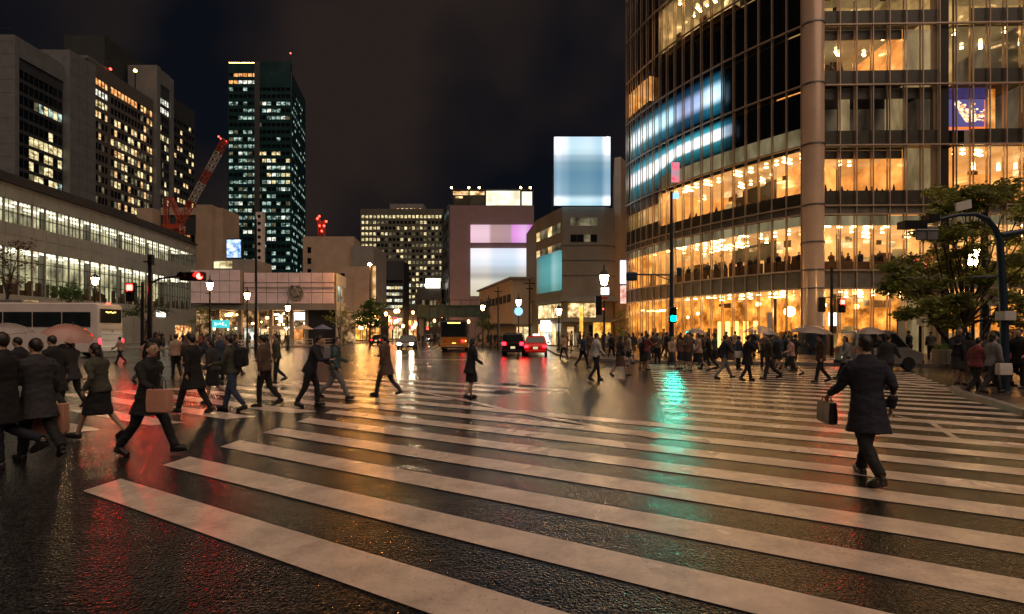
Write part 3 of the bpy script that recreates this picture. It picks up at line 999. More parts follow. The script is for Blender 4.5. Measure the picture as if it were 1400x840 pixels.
# video screens: soft blocks of light as the picture on them shows
def screen(name, parent, O, u, W, Hh, stops_x, stops_z, strength, sampling=True, thick=.35):
    """a lit video screen; its picture is two crossed colour ramps in the panel's own coordinates"""
    O, u, n = frame2(O, u)
    mname = name + str(len(M))
    m, nn_, p = mat(mname)
    tcn = nn_.nodes.new('ShaderNodeTexCoord')
    sx = nn_.nodes.new('ShaderNodeSeparateXYZ')
    nn_.links.new(tcn.outputs['UV'], sx.inputs[0])
    ramps = []
    for k, st in ((0, stops_x), (1, stops_z)):
        r = nn_.nodes.new('ShaderNodeValToRGB')
        r.color_ramp.interpolation = 'EASE'
        while len(r.color_ramp.elements) < len(st): r.color_ramp.elements.new(.5)
        for e_, (pos, c_) in zip(r.color_ramp.elements, st):
            e_.position = pos; e_.color = tuple(c_) + (1,)
        nn_.links.new(sx.outputs[k], r.inputs[0])
        ramps.append(r)
    mx = nn_.nodes.new('ShaderNodeMix'); mx.data_type = 'RGBA'; mx.blend_type = 'MULTIPLY'
    mx.inputs['Factor'].default_value = 1
    nn_.links.new(ramps[0].outputs[0], mx.inputs['A']); nn_.links.new(ramps[1].outputs[0], mx.inputs['B'])
    nn_.links.new(mx.outputs['Result'], p.inputs['Emission Color'])
    p.inputs['Emission Strength'].default_value = strength
    p.inputs['Base Color'].default_value = (.02, .02, .02, 1)
    m.cycles.emission_sampling = 'AUTO' if sampling else 'NONE'
    M[mname] = m
    b = MB()
    b.obox(O, u*W, up*Hh, n*thick)
    me = b.mesh(name)
    uv = me.uv_layers.new(name='UVMap')
    for lp in me.loops:
        co_ = V(me.vertices[lp.vertex_index].co) - O
        uv.data[lp.index].uv = (co_.dot(u)/W, co_.z/Hh)
    me.materials.append(m)
    o = bpy.data.objects.new(name, me); COL.objects.link(o)
    if parent:
        o.parent = parent; o.matrix_parent_inverse = parent.matrix_basis.inverted()
    return o
screen('video_screen', uo, (X_(643.5, Yu), Yu-.01, Z_(332, Yu)), (1, 0), X_(729, Yu)-X_(643.5, Yu), Z_(308, Yu)-Z_(332, Yu),
       [(0, (.95, .62, .75)), (.28, (.9, .62, .72)), (.34, (.5, .32, .32)), (.62, (.48, .30, .34)), (.69, (.85, .33, .85)), (.85, (.9, .5, .9)), (1, (.7, .18, .72))],
       [(0, (.9, .9, .9)), (.5, (1, 1, 1)), (1, (.9, .9, .9))], .6)
screen('video_screen', uo, (X_(643.5, Yu), Yu-.01, Z_(405, Yu)), (1, 0), X_(729, Yu)-X_(643.5, Yu), Z_(340, Yu)-Z_(405, Yu),
       [(0, (.95, .93, .95)), (.25, (1, .97, .95)), (.4, (.75, .82, .9)), (.65, (.72, .82, .9)), (.85, (1, .97, 1)), (1, (.9, .9, .95))],
       [(0, (.62, .58, .4)), (.3, (.72, .68, .56)), (.42, (.45, .43, .38)), (.55, (.62, .62, .62)), (.7, (.8, .86, .92)), (.85, (.95, .95, 1)), (1, (.9, .88, .95))], .66)

# --- low sloped-roof building, railway bridge ------------------------------------------
lo_ = empty('low_building', (2, 72, 0), 'low greyish building with a sloping roof edge in front of the mauve store', 'building')
b = MB()
b.prism([(.05, 70), (3.6, 70), (3.6, 92), (-5.9, 92)], 2.9, Z_(382, 70))
b.prism([(.5, 71), (3.5, 71), (3.5, 91), (-5.0, 91)], 0, 2.88)
b.build('wall', M['concrete_warm'], lo_)
b = MB(); b.prism([(-.3, 69.6), (3.8, 69.6), (3.8, 92.2), (-6.4, 92.2)], Z_(382, 70)+.02, Z_(382, 70)+.3); b.build('roof', M['concrete_grey'], lo_)
items = []
u_ = V((.05+5.9, 70-92, 0)); L_ = u_.length; u_.normalize(); n_ = V((u_.y, -u_.x, 0))
for k in range(9):
    q = MB(); q.obox(V((-5.9, 92, 6.0)) + u_*(1 + k*2.4) + n_*.02, u_*1.7, n_*.06, up*1.1); items.append((q, M['glass_dark']))
for k, mm in enumerate(('lit_warm', 'lit_yellow', 'lit_white')):
    q = MB(); q.box((.65 + k*.98, 70.9, .5), (1.45 + k*.98, 70.97, 2.5)); items.append((q, M[mm]))
many('window', items, lo_, seen_area)
b = MB(); b.obox(V((-5.7, 91.5, 3.0)) + n_*.1, u_*(L_-1), n_*1.2, up*.12); b.build('awning', M['concrete_warm'], lo_)

br = empty('railway_bridge', (-8, 86, 0), 'dark green girder railway bridge crossing the street behind the orange bus', 'bridge')
b = MB()
zb0, zb1 = Z_(434, 85), Z_(418.5, 85)
b.box((X_(571, 85), 85, zb0), (3, 85.4, zb1))
b.box((X_(571, 85), 84.8, zb0), (3, 85.6, zb0+.15)); b.box((X_(571, 85), 84.8, zb1), (3, 85.6, zb1+.15))
for k in range(12): b.box((X_(574, 85)+k*1.5, 84.85, zb0+.16), (X_(574, 85)+k*1.5+.08, 84.99, zb1-.01))
b.build('girder', M['bridge_green'], br)
b = MB(); b.box((X_(571, 85), 85.62, zb0+.2), (3, 92, zb0+.6)); b.build('deck', M['concrete_grey'], br)
b = MB()
for k in range(10): b.tube([(X_(573, 85)+k*1.7, 85.3, zb1+.1), (X_(573, 85)+k*1.7, 85.3, zb1+1.0)], .04, 6)
b.tube([(X_(571, 85), 85.3, zb1+1.0), (2, 85.3, zb1+1.0)], .05, 6)
b.build('railing', M['metal_dark'], br)
items = []
for px_ in (573, 672):
    q = MB(); q.box((X_(px_, 86), 85.7, 0), (X_(px_, 86)+.8, 88, zb0)); items.append((q, M['concrete_grey']))
many('pier', items, br, seen_area)

# --- corner store with the big blue billboard --------------------------------------------
Yq = 58.0
cs = empty('corner_store', (8.5, 58, 0), 'olive grey corner store with a big glowing blue billboard on its roof', 'building')
b = MB()
A_, B_, C_ = (X_(769, Yq), Yq), (X_(826, Yq), Yq), (X_(840, Yq+.8), Yq+.8)
L0 = (X_(733, 65), 65)
zt = Z_(283, Yq)
body = [A_, B_, C_, (C_[0]+.6, Yq+4), (C_[0]+.4, 74), (L0[0]-1, 74), L0]
b.prism(body, 5.9, zt)
b.prism([(p[0]*.997+.02, p[1]+.45) for p in body[:3]] + [(C_[0]+.5, Yq+4.5)] + [(C_[0]+.3, 73.8), (L0[0]-.8, 73.8), (L0[0]+.2, 65.3)], 0, 5.88)
b.build('wall', M['wall_olive'], cs)
b = MB()
b.prism([(X_(840, 61), 61), (X_(848, 61), 60.6), (X_(857, 62), 62.5), (X_(857, 72), 72), (X_(838, 72), 72)], 0, Z_(216, 61))
b.build('rear_tower', M['concrete_warm'], cs)
b = MB(); 
for z_ in (8.2, 9.9, 11.6): b.prism([(p[0] + (p[0]-8.5)*.012, p[1]-.06) for p in body[:4]] + [(C_[0], 70), (L0[0]-.06, 65)], z_, z_+.06)
b.build('joint_band', M['wall_dark'], cs)
items = []
fu = V((1, 0, 0)); fn_ = V((0, -1, 0))
for (y0_, y1_) in ((298, 309), (321, 331)):
    for k in range(4):
        q = MB(); a_ = 780 + k*9.2
        q.box((X_(a_, Yq), Yq-.05, Z_(y1_, Yq)), (X_(a_+8.6, Yq), Yq-.005, Z_(y0_, Yq))); items.append((q, M['lit_dim' if y0_ < 310 or k == 2 else 'glass_dark']))
lu = V((A_[0]-L0[0], A_[1]-L0[1], 0)); LL = lu.length; lu.normalize(); ln = V((lu.y, -lu.x, 0))
for (z0_, z1_) in ((13.2, 14.3), (11.0, 12.0)):
    for k in range(6):
        q = MB(); q.obox(V((L0[0], L0[1], z0_)) + lu*(.25 + k*1.15) + ln*.005, lu*.98, ln*.05, up*(z1_-z0_)); items.append((q, M['lit_dim' if k % 3 else 'lit_warm']))
many('window', items, cs, seen_area)
screen('video_screen', cs, V((L0[0], L0[1], 6.6)) + lu*1.0 + ln*.01, (lu.x, lu.y), LL-1.15, 4.5,
       [(0, (.2, .32, .28)), (.3, (.12, .5, .52)), (.6, (.12, .55, .58)), (.78, (.45, .85, .85)), (1, (.25, .7, .72))],
       [(0, (.45, .6, .55)), (.3, (.8, .9, .9)), (.6, (1, 1, 1)), (.85, (.7, .85, .9)), (1, (.5, .6, .65))], .4)
# the blue billboard and the frame that carries it
bb = empty('roof_billboard', (8, Yq, zt), 'huge pale blue glowing billboard with white borders on the corner store roof', 'billboard')
Wb, Hb = X_(833, Yq)-X_(757, Yq), Z_(191, Yq)-Z_(283, Yq)
screen('screen', bb, (X_(757, Yq), Yq-.35, zt+.05), (1, 0), Wb, Hb,
       [(0, (.72, .78, .86)), (.07, (.95, .97, 1)), (.18, (.7, .8, .86)), (.32, (.44, .62, .70)), (.6, (.50, .66, .72)), (.82, (.38, .56, .66)), (.93, (.95, .96, 1)), (1, (.9, .95, 1))],
       [(0, (.8, .9, .95)), (.07, (1, 1, 1)), (.17, (.26, .38, .46)), (.45, (.19, .32, .41)), (.6, (.26, .37, .43)), (.7, (.5, .56, .62)), (.77, (.88, .88, .9)), (.84, (1.0, 1.0, 1.0)), (1, (.98, .95, 1))], .85)
b = MB()
for k in range(5):
    x_ = X_(757, Yq) + Wb*k/4
    b.tube([(x_, Yq+.2, zt), (x_, Yq+.2, zt+Hb)], .09, 6); b.tube([(x_, Yq+2.6, zt), (x_, Yq+.2, zt+Hb*.8)], .08, 6)
b.tube([(X_(757, Yq), Yq+.2, zt+Hb), (X_(833, Yq), Yq+.2, zt+Hb)], .08, 6)
b.build('frame', M['metal_dark'], bb)
b = MB(); b.ell((X_(831, Yq), Yq, zt+Hb+.2), (.15, .15, .15), 8); b.build('beacon', M['lamp_room_white'], bb)
# lower floors: canopy band, first-floor window, shop fronts
b = MB()
b.prism([(A_[0]-.25, A_[1]-.5), (B_[0], B_[1]-.5), (C_[0]+.5, C_[1]-.4), (C_[0]+.5, Yq+3), (C_[0], 70), (L0[0]-.2, 64.6)], 5.3, 5.86)
b.prism([(A_[0]-.2, A_[1]-.45), (B_[0], B_[1]-.45), (C_[0]+.45, C_[1]-.35), (C_[0]+.4, Yq+2.5), (C_[0], 69), (L0[0]-.1, 64.7)], 2.95, 3.25)
b.build('canopy', M['concrete_pale'], cs)
lit('shop_warm', (.5, .25, .06), (1, .78, .4), .15, 1.4, 1.2, (1, 1, 1), 4, .35, .66)
lit('shop_gold', (.8, .3, .03), (1, .55, .1), .35, 1.3, .9)
items = []
for (a_, c_, z0_, z1_, k) in ((777, 798, 3.5, 5.1, 'shop_warm'), (799, 815, 3.5, 5.1, 'shop_warm'), (812, 836, 1.2, 2.9, 'shop_gold'), (776, 785, .3, 2.4, 'lit_warm'), (786, 797, .3, 2.6, 'lit_dim'), (806, 811, .3, 2.6, 'glass_dark')):
    q = MB(); q.box((X_(a_, Yq), Yq+.38, z0_), (X_(c_, Yq), Yq+.46, z1_)); items.append((q, M[k]))
for k in range(5):
    q = MB(); q.obox(V((L0[0], L0[1], 3.5)) + lu*(.4 + k*1.3) - ln*.2, lu*1.1, ln*.06, up*1.6); items.append((q, M['shop_warm' if k % 2 else 'lit_yellow']))
    q = MB(); q.obox(V((L0[0], L0[1], .3)) + lu*(.4 + k*1.3) - ln*.2, lu*1.1, ln*.06, up*2.5); items.append((q, M[('lit_warm', 'lit_white', 'lit_white', 'lit_warm', 'lit_dim')[k]]))
many('shop_window', items, cs, seen_area)
b = MB(); b.box((X_(792.5, 57), 56.9, .14), (X_(797, 57), 57.3, 4.6)); b.build('lit_post', M['shop_gold'], cs)
b = MB(); b.box((X_(739, 61), 60.4, 1.9), (X_(754, 61), 60.7, 3.2)); b.build('lit_sign', M['sign_glow_white'], cs)
b = MB(); b.box((X_(848.5, 55), 55, Z_(388, 55)), (X_(856, 55), 55.3, Z_(356, 55))); b.build('blade_sign', lit('blade_blue', (.4, .6, .95), (.95, .97, 1), .7, 1.3, .5), cs)
b = MB(); b.box((X_(849, 55), 55, Z_(415, 55)), (X_(856, 55), 55.3, Z_(390.5, 55))); b.build('blade_sign', lit('blade_white', (.9, .3, .2), (1, .95, .9), .5, 1.2, .9), cs)

# --- shop street under and beyond the bridge ------------------------------------------------
sr = random.Random(5)
lit('street_glow', (.5, .14, .02), (1, .55, .16), .1, 2.2, .7, (1, 1, 1.3), 5, .4, .68)
def shop_house(px0, px1, Y, ytop, label, cols):
    o = empty('shop_building', (X_((px0+px1)/2, Y), Y, 0), label, 'building', 'shop buildings along the far street')
    W_ = X_(px1, Y)-X_(px0, Y); Hh = Z_(ytop, Y)
    n_ = max(2, int(W_/2.2)); rows_ = floors(.4, 1, 3, 2.3) + floors(3.6, max(1, int((Hh-3.8)/2.6)), 2.6, 1.5)
    facade(o, (X_(px0, Y), Y, 0), (1, 0), W_, max(Hh, rows_[-1][1]+.3), spans(n_, W_, .3, .15), rows_, lambda i, j: sr.choice(cols), 'wall_olive', .25, 6)
    b = MB(); b.box((X_(px0, Y)+.1, Y-1.2, 2.85), (X_(px1, Y)-.1, Y-.27, 3.1)); b.build('awning', M['concrete_pale'], o)
    its = []
    for k in range(int(W_*1.6)+3):
        x_ = X_(px0, Y) + .3 + sr.random()*(W_-1.4); z_ = sr.uniform(2.4, min(Hh, 7)-1)
        q = MB(); q.box((x_, Y-1.5-.14*k, z_), (x_+sr.uniform(.3, 1.1), Y-1.4-.14*k, z_+sr.uniform(.3, 1.2)))
        its.append((q, M[sr.choice(['sign_glow_orange', 'sign_glow_white', 'sign_glow_orange', 'sign_glow_red', 'lit_warm', 'bulb_warm'])]))
    many('shop_sign', its, o, seen_area)
hot = ['street_glow', 'lit_orange', 'street_glow', 'shop_warm', 'shop_gold', 'lit_warm']
shop_house(482, 521, 96, 428, 'low shop building glowing orange behind the round green tree', hot)
shop_house(522, 552, 118, 424, 'low shop building with white roof lamps left of the headlit car', hot)
shop_house(553, 578, 140, 430, 'low shop building with bright signs above the headlit car', hot)
shop_house(579, 612, 170, 432, 'low shop building seen under the bridge left of the orange bus', hot)
shop_house(613, 640, 150, 436, 'low shop building seen under the bridge just above the orange bus', hot)
shop_house(641, 668, 125, 436, 'low shop building seen under the bridge between bus and lamps', hot)
# ------------------------------------------------------------------ big curved glass tower on the right
tw = empty('glass_tower', (24, 42, 0), 'big curved glass commercial tower with warm lit floors and a round corner column', 'building')
up = V((0, 0, 1))
def circ3(a, b, c):
    ax, ay, bx, by, cx, cy = *a, *b, *c
    d = 2*(ax*(by-cy) + bx*(cy-ay) + cx*(ay-by))
    ux = ((ax*ax+ay*ay)*(by-cy) + (bx*bx+by*by)*(cy-ay) + (cx*cx+cy*cy)*(ay-by))/d
    uy = ((ax*ax+ay*ay)*(cx-bx) + (bx*bx+by*by)*(ax-cx) + (cx*cx+cy*cy)*(bx-ax))/d
    return V((ux, uy)), math.hypot(ax-ux, ay-uy)
Ca, Cb, Cc = (21.55, 38.1), (15.9, 46.7), (12.6, 56.2)
cc, cr_ = circ3(Cc, Cb, Ca)
a0 = math.atan2(Cc[1]-cc.y, Cc[0]-cc.x); a1 = math.atan2(Ca[1]-cc.y, Ca[0]-cc.x)
if a1 - a0 > math.pi: a1 -= 2*math.pi
if a0 - a1 > math.pi: a0 -= 2*math.pi
NL = 19
def arc(t, off=0.0):
    a = a0 + (a1-a0)*t
    sgn = 1 if (cc - V((30, 60))).length < (cc - V((0, 40))).length else -1     # +off = outwards from the building
    return V((cc.x + (cr_ + off*sgn)*math.cos(a), cc.y + (cr_ + off*sgn)*math.sin(a), 0))
LEFTP = [arc(i/NL) for i in range(NL+1)]
RP0, RP1 = V((23.05, 37.95, 0)), V((47.05, 37.3, 0))
NR = 20
RIGHTP = [RP0.lerp(RP1, i/NR) for i in range(NR+1)]
def nrm(a, b):
    d = (b-a).normalized(); return V((d.y, -d.x, 0))
ZF = [11.14 + 4.45*k for k in range(8)]
TOP = ZF[-1]

# interior surfaces: walls and ceilings glow themselves in place of lamp light on them
lit('room_bright', (1, .30, .05), (1, .43, .10), .28, 1.0, .42, (1, 1, 1.6), 4, .25, .75)
lit('room_second', (.8, .33, .08), (1, .45, .12), .3, .95, .35, (1, 1, 1.5), 4, .25, .75)
lit('room_gold', (.8, .22, .02), (1, .38, .06), .14, 1.35, .9, (1, 1, 1), 5, .34, .7)
lit('room_olive', (.4, .24, .07), (.8, .48, .17), .16, .5, .4, (1, 1, 1.2), 4, .35, .65)
lit('room_faint', (.06, .045, .03), (.22, .16, .1), .12, .3, .5, (1, 1, .3), 3, .35, .65)
lit('room_ceiling', (1, .42, .11), (1, .54, .2), .28, .45, .3)
lit('room_ceiling_dim', (.5, .32, .12), (.6, .4, .17), .14, .24, .3)
pm('room_dark', (.012, .011, .012), .5)
pm('room_floor', (.12, .07, .035), .4)

gl_items, sp_items, tr_items = [], [], []
# mullion fins
its = []
for i, p in enumerate(LEFTP):
    n = nrm(LEFTP[max(0, i-1)], LEFTP[min(NL, i+1)])
    d = V((-n.y, n.x, 0))
    q = MB(); q.obox(p - d*.026 + n*.03, d*.052, n*.09, up*(TOP + .6))
    q.obox(p - d*.02 - n*.22, d*.04, n*.14, up*TOP)
    its.append((q, M['mullion']))
for i, p in enumerate(RIGHTP):
    n = nrm(RP0, RP1); d = V((-n.y, n.x, 0))
    q = MB(); q.obox(p - d*.032 + n*.03, d*.064, n*.1, up*(TOP + .6))
    q.obox(p - d*.02 - n*.28, d*.04, n*.16, up*TOP)
    its.append((q, M['mullion']))
many('mullion', its, tw, lambda m: 1)
# transoms at each floor
for z in [5.0, 6.36, 10.5] + ZF:
    for P, nm in ((LEFTP, 'transom'), (RIGHTP, 'transom')):
        q = MB()
        for a, c in zip(P[:-1], P[1:]):
            n = nrm(a, c)
            q.obox(a + n*.02 + up*(z-.05), c - a, n*.16, up*.10)
        q.build(nm, M['mullion'], tw)
lit('panel_olive_glow', (.3, .24, .12), (.55, .45, .25), .16, .34, .5, (1, 1, .4))  # emission gives these panels the look of being lit
# glass skin, one sheet per floor and face
lev = [0.15, 5.0, 6.36, 10.5] + ZF
for z0, z1 in zip(lev[:-1], lev[1:]):
    for P in (LEFTP, RIGHTP):
        q = MB()
        for a, c in zip(P[:-1], P[1:]):
            q.quad(a + up*z0, c + up*z0, c + up*z1, a + up*z1)
        q.build('glass_skin', M['glass_clear'], tw)
# opaque spandrels behind the glass; light is put into the olive ones as glow
def band(P, i0, i1, z0, z1, m, nm='spandrel', off=.1, th=.12):
    q = MB()
    for a, c in zip(P[i0:i1], P[i0+1:i1+1]):
        n = nrm(a, c)
        q.obox(a - n*off + (c-a)*.01 + up*z0, (c-a)*.98, -n*th, up*(z1-z0))
    return q.build(nm, M[m], tw)
for P, N in ((LEFTP, NL), (RIGHTP, NR)):
    band(P, 0, N, 5.02, 6.34, 'spandrel_pale', off=.04)
    band(P, 0, N, 10.52, 11.12, 'spandrel_pale', off=.04)
    band(P, 0, N, 9.75, 10.46, 'panel_olive_glow', off=.3)
for k, z in enumerate(ZF[:-1]):
    band(RIGHTP, 0, 7, z+.05, z+1.15, 'spandrel')
    band(RIGHTP, 0, 5 if k != 1 else 7, z+3.6, z+4.4, 'spandrel', off=.35)
    band(RIGHTP, 9, NR, z+.05, z+(.35 if k in (0,) else 1.2), 'spandrel')
band(LEFTP, 6, NL, ZF[0]+.05, ZF[0]+1.0, 'spandrel'); band(LEFTP, 0, 6, ZF[0]+.05, ZF[0]+1.6, 'spandrel')
band(LEFTP, 0, 6, ZF[0]+3.4, ZF[0]+4.4, 'spandrel_pale', off=.3)
band(LEFTP, 6, NL, ZF[1]+.08, ZF[1]+1.45, 'panel_olive_glow', off=.25)
# rooms
def offset(P, d):
    out = []
    for i, p in enumerate(P):
        n = nrm(P[max(0, i-1)], P[min(len(P)-1, i+1)])
        out.append(p - n*d)
    return out
def room(P, i0, i1, z0, z1, wallm, ceilm, depth=7.0, lamp=None, nm='interior', rows=3, lz=.15, floorm='room_floor'):
    A = P[i0:i1+1]; B = offset(P, depth)[i0:i1+1]; A = offset(P, .32)[i0:i1+1]
    q = MB()
    for k in range(len(A)-1):
        q.quad(B[k]+up*z0, B[k+1]+up*z0, B[k+1]+up*z1, B[k]+up*z1, 0)
        q.quad(A[k]+up*z1, A[k+1]+up*z1, B[k+1]+up*z1, B[k]+up*z1, 1)
        q.quad(A[k]+up*z0, A[k+1]+up*z0, B[k+1]+up*z0, B[k]+up*z0, 2)
    for k in (0, len(A)-1):
        q.quad(A[k]+up*z0, B[k]+up*z0, B[k]+up*z1, A[k]+up*z1, 0)
    q.build(nm, [M[wallm], M[ceilm], M[floorm]], tw)
    if lamp and floorm != 'room_dark':      # counters, racks and hanging boards, some glowing as if lit, make the room read as a room
        f_ = MB()
        for k in range(len(A)-1):
            e = A[k+1]-A[k]
            for r in range(3):
                c = A[k].lerp(B[k], rng.uniform(.3, .97)) + e*rng.random()*.6
                f_.obox(c + up*z0, e*rng.uniform(.15, .8), (B[k]-A[k])*.06, up*rng.uniform(.7, 2.1), rng.choice([0, 0, 1, 2]))
            if rng.random() < .5:
                c = A[k].lerp(B[k], rng.uniform(.4, .9)); hh = rng.uniform(.25, .6)
                f_.obox(c + up*(z1-.5-hh), e*rng.uniform(.3, .8), (B[k]-A[k])*.02, up*hh, rng.choice([0, 3, 3]))
        f_.build('shop_fitting', [M['interior_brown'], M['room_olive'], M['room_second'], M['lit_warm']], tw)
    if lamp:
        for k in range(len(A)-1):
            for r in range(rows):
                t = (r+.35)/rows
                c = (A[k].lerp(B[k], t) + A[k+1].lerp(B[k+1], t))/2 + V((rng.uniform(-.25, .25), rng.uniform(-.3, .3), 0))
                if rng.random() < .55:
                    w_ = MB(); L = rng.choice([.22, .22, .4, 1.0])
                    w_.cbox(c + up*(z1-lz), (L, .2, .08), rz=.5 + .3*(r % 2)); LAMPS.append((w_, M[lamp]))
LAMPS = []
r_ = 'room_'
# second floor (cafe with people along the glass)
room(LEFTP, 0, 5, 6.37, 10.45, 'room_gold', 'room_ceiling', 6, 'lamp_room')
room(LEFTP, 5, NL, 6.37, 9.95, 'room_second', 'room_ceiling', 7, 'lamp_room')
room(RIGHTP, 0, NR, 6.37, 9.95, 'room_second', 'room_ceiling', 7, 'lamp_room')
# ground floor
room(LEFTP, 0, 8, .16, 4.98, 'room_gold', 'room_ceiling_dim', 6, 'lamp_room', rows=5, lz=.9)
room(LEFTP, 8, NL, .16, 4.98, 'room_gold', 'room_ceiling_dim', 6, 'lamp_room', rows=3)
room(RIGHTP, 0, NR, .16, 4.98, 'room_gold', 'room_ceiling', 7, 'lamp_room', rows=4)
# third floor
room(LEFTP, 0, 4, ZF[0]+.1, ZF[0]+4.4, 'room_olive', 'room_ceiling_dim', 5, 'lamp_room', rows=2)
room(LEFTP, 6, NL, ZF[0]+.1, ZF[0]+4.2, 'room_bright', 'room_ceiling', 7, 'lamp_room', rows=2)
room(RIGHTP, 0, 5, ZF[0]+.1, ZF[0]+4.2, 'room_bright', 'room_ceiling', 7, 'lamp_room')
room(RIGHTP, 8, NR, ZF[0]+.1, ZF[0]+4.4, 'room_bright', 'room_ceiling', 7, 'lamp_room', rows=2)
# fourth floor: unlit shop, poster bay
room(RIGHTP, 0, 7, ZF[1]+.1, ZF[1]+4.4, 'room_faint', 'room_dark', 4, floorm='room_dark')
room(RIGHTP, 12, NR, ZF[1]+.1, ZF[1]+4.4, 'room_faint', 'room_ceiling_dim', 5, floorm='room_dark')
# fifth floor
room(RIGHTP, 0, 5, ZF[2]+.1, ZF[2]+4.3, 'room_bright', 'room_ceiling_dim', 7, 'lamp_room')
room(RIGHTP, 8, 12, ZF[2]+.1, ZF[2]+4.4, 'room_olive', 'room_ceiling_dim', 6, 'lamp_room')
room(RIGHTP, 12, NR, ZF[2]+.1, ZF[2]+4.4, 'room_faint', 'room_ceiling_dim', 6, 'lamp_room', rows=1, floorm='room_dark')
# sixth floor up
room(RIGHTP, 0, 6, ZF[3]+.1, ZF[3]+4.4, 'room_olive', 'room_ceiling_dim', 5, 'lamp_room', rows=1, lz=2.4)
room(RIGHTP, 8, NR, ZF[3]+.1, ZF[3]+4.4, 'room_olive', 'room_ceiling_dim', 5, 'lamp_room', rows=2)
room(RIGHTP, 0, NR, ZF[4]+.1, ZF[4]+4.4, 'room_olive', 'room_ceiling_dim', 5)
room(LEFTP, 6, 14, ZF[4]+.1, ZF[4]+4.4, 'room_olive', 'room_ceiling_dim', 5, 'lamp_room', rows=2)
room(LEFTP, 6, 14, ZF[5]+.1, ZF[5]+4.4, 'room_faint', 'room_dark', 5)
lit('room_amber', (.9, .26, .03), (1, .5, .14), .3, .75, .8)
room(LEFTP, 0, 4, ZF[3]+.9, ZF[3]+3.4, 'room_amber', 'room_ceiling', 3)
many('ceiling_lamp', LAMPS, tw, seen_area)
# dark sheets standing in for unlit floors behind the glass, and the solid core
core = MB()
B5 = offset(LEFTP, 7.1)
core.prism([(p.x, p.y) for p in B5] + [(40, 60), (48, 44.6), (23.5, 45.2)], 0, TOP)
core.build('core_wall', M['core_dark'], tw)
B1 = offset(LEFTP, .9)
q = MB()
for z0, i0, i1 in [(ZF[1], 0, NL), (ZF[2], 0, NL), (ZF[3], 4, NL), (ZF[4], 0, 6), (ZF[4], 14, NL), (ZF[5], 0, 6), (ZF[5], 14, NL), (ZF[6], 0, NL)]:
    for k in range(i0, i1):
        q.quad(B1[k]+up*(z0+.05), B1[k+1]+up*(z0+.05), B1[k+1]+up*(z0+4.4), B1[k]+up*(z0+4.4))
q.build('unlit_floor_sheet', M['glass_dark'], tw)
# pale closed bay, room light put in as glow, and dark pier on the flat face
n = nrm(RP0, RP1)
def rp(x): return RP0 + (RP1-RP0).normalized()*x
q = MB()
for (xa_, xb_, z0, z1) in ((6.05, 8.1, .2, 4.9), (6.05, 8.1, ZF[0]+.1, ZF[0]+4.35), (6.05, 8.1, ZF[2]+.1, ZF[2]+4.3), (1.5, 2.2, ZF[1]+.1, ZF[1]+4.3), (4.9, 6.1, ZF[1]+.1, ZF[1]+4.3)):
    q.obox(rp(xa_) - n*.4 + up*z0, rp(xb_) - rp(xa_), -n*.2, up*(z1-z0))
q.build('closed_panel', lit('panel_glow', (.25, .17, .08), (.5, .36, .17), .22, .5, .6, (1, 1, .3)), tw)
q = MB(); q.obox(rp(8.62) - n*.1 + up*.2, rp(9.2) - rp(8.62), -n*.6, up*(TOP-.3)); q.build('pier', M['room_dark'], tw)
q = MB(); q.obox(rp(8.15) - n*.2 + up*.2, rp(8.55) - rp(8.15), -n*.3, up*(TOP-.3)); q.build('pier', M['concrete_warm'], tw)
# lit poster bay on the fourth floor: violet ground, pale burst, orange base
Pz0, Pz1 = ZF[1]+1.3, ZF[1]+3.6
q = MB()
o_ = rp(9.5) - n*.6
wdt = 2.9
q.obox(o_ + up*Pz0, rp(9.5+wdt)-rp(9.5), -n*.1, up*(Pz1-Pz0), 0)
for k in range(230):
    t = rng.random()*math.pi; r = abs(rng.gauss(0, .55))
    x = wdt*.48 + math.cos(t*2)*r*1.15; z = .65 + abs(math.sin(t))*r*1.7
    if 0.1 < x < wdt-.15 and z < Pz1-Pz0-.15:
        q.ell(o_ + (rp(9.5+x)-rp(9.5)) + n*.02 + up*(Pz0+z), (rng.uniform(.05, .16), .03, rng.uniform(.04, .12)), 6, 1 if k % 3 else 3)
q.obox(o_ + n*.03 + up*(Pz0+.01), rp(9.5+wdt)-rp(9.5), n*.02, up*.2, 2)
q.obox(o_ + n*.03 + up*(Pz0+.01) + (rp(9.5+wdt-.22)-rp(9.5)), rp(9.7)-rp(9.5), n*.02, up*(Pz1-Pz0-.1), 2)
q.build('lit_poster', [em('poster_violet', (.12, .1, .32), .55), em('poster_pale', (1, .75, .5), 1.0), em('poster_orange', (1, .2, .03), .8), em('poster_amber', (1, .45, .15), .8)], tw)
q = MB(); q.obox(rp(9.4) - n*.5 + up*(Pz1+.05), rp(12.4)-rp(9.4), -n*.1, up*.75); q.build('poster_header', em('header_violet', (.07, .05, .2), .35), tw)
q = MB(); q.obox(rp(12.5) - n*.5 + up*(ZF[1]+1.2), rp(12.9)-rp(12.5), -n*.2, up*3.1); q.build('lit_jamb', M['room_amber'], tw)  # jamb glows itself in place of room light
# round corner column with ring joints
q = MB()
q.lathe([(.78, 0), (.78, TOP+1)], (22.3, 38.0, 0), 28)
q.build('column', M['column_skin'], tw, True)
for z in [1.9, 5.0, 6.36, 8.4] + ZF:
    q = MB(); q.lathe([(.785, z-.06), (.83, z-.05), (.83, z+.05), (.785, z+.06)], (22.3, 38.0, 0), 28)
    q.build('column_ring', M['metal_grey'], tw, True)
q = MB(); q.lathe([(.95, 0.14), (.95, 1.75), (.80, 1.78)], (22.3, 38.0, 0), 28); q.build('column_base', M['metal_blue'], tw, True)
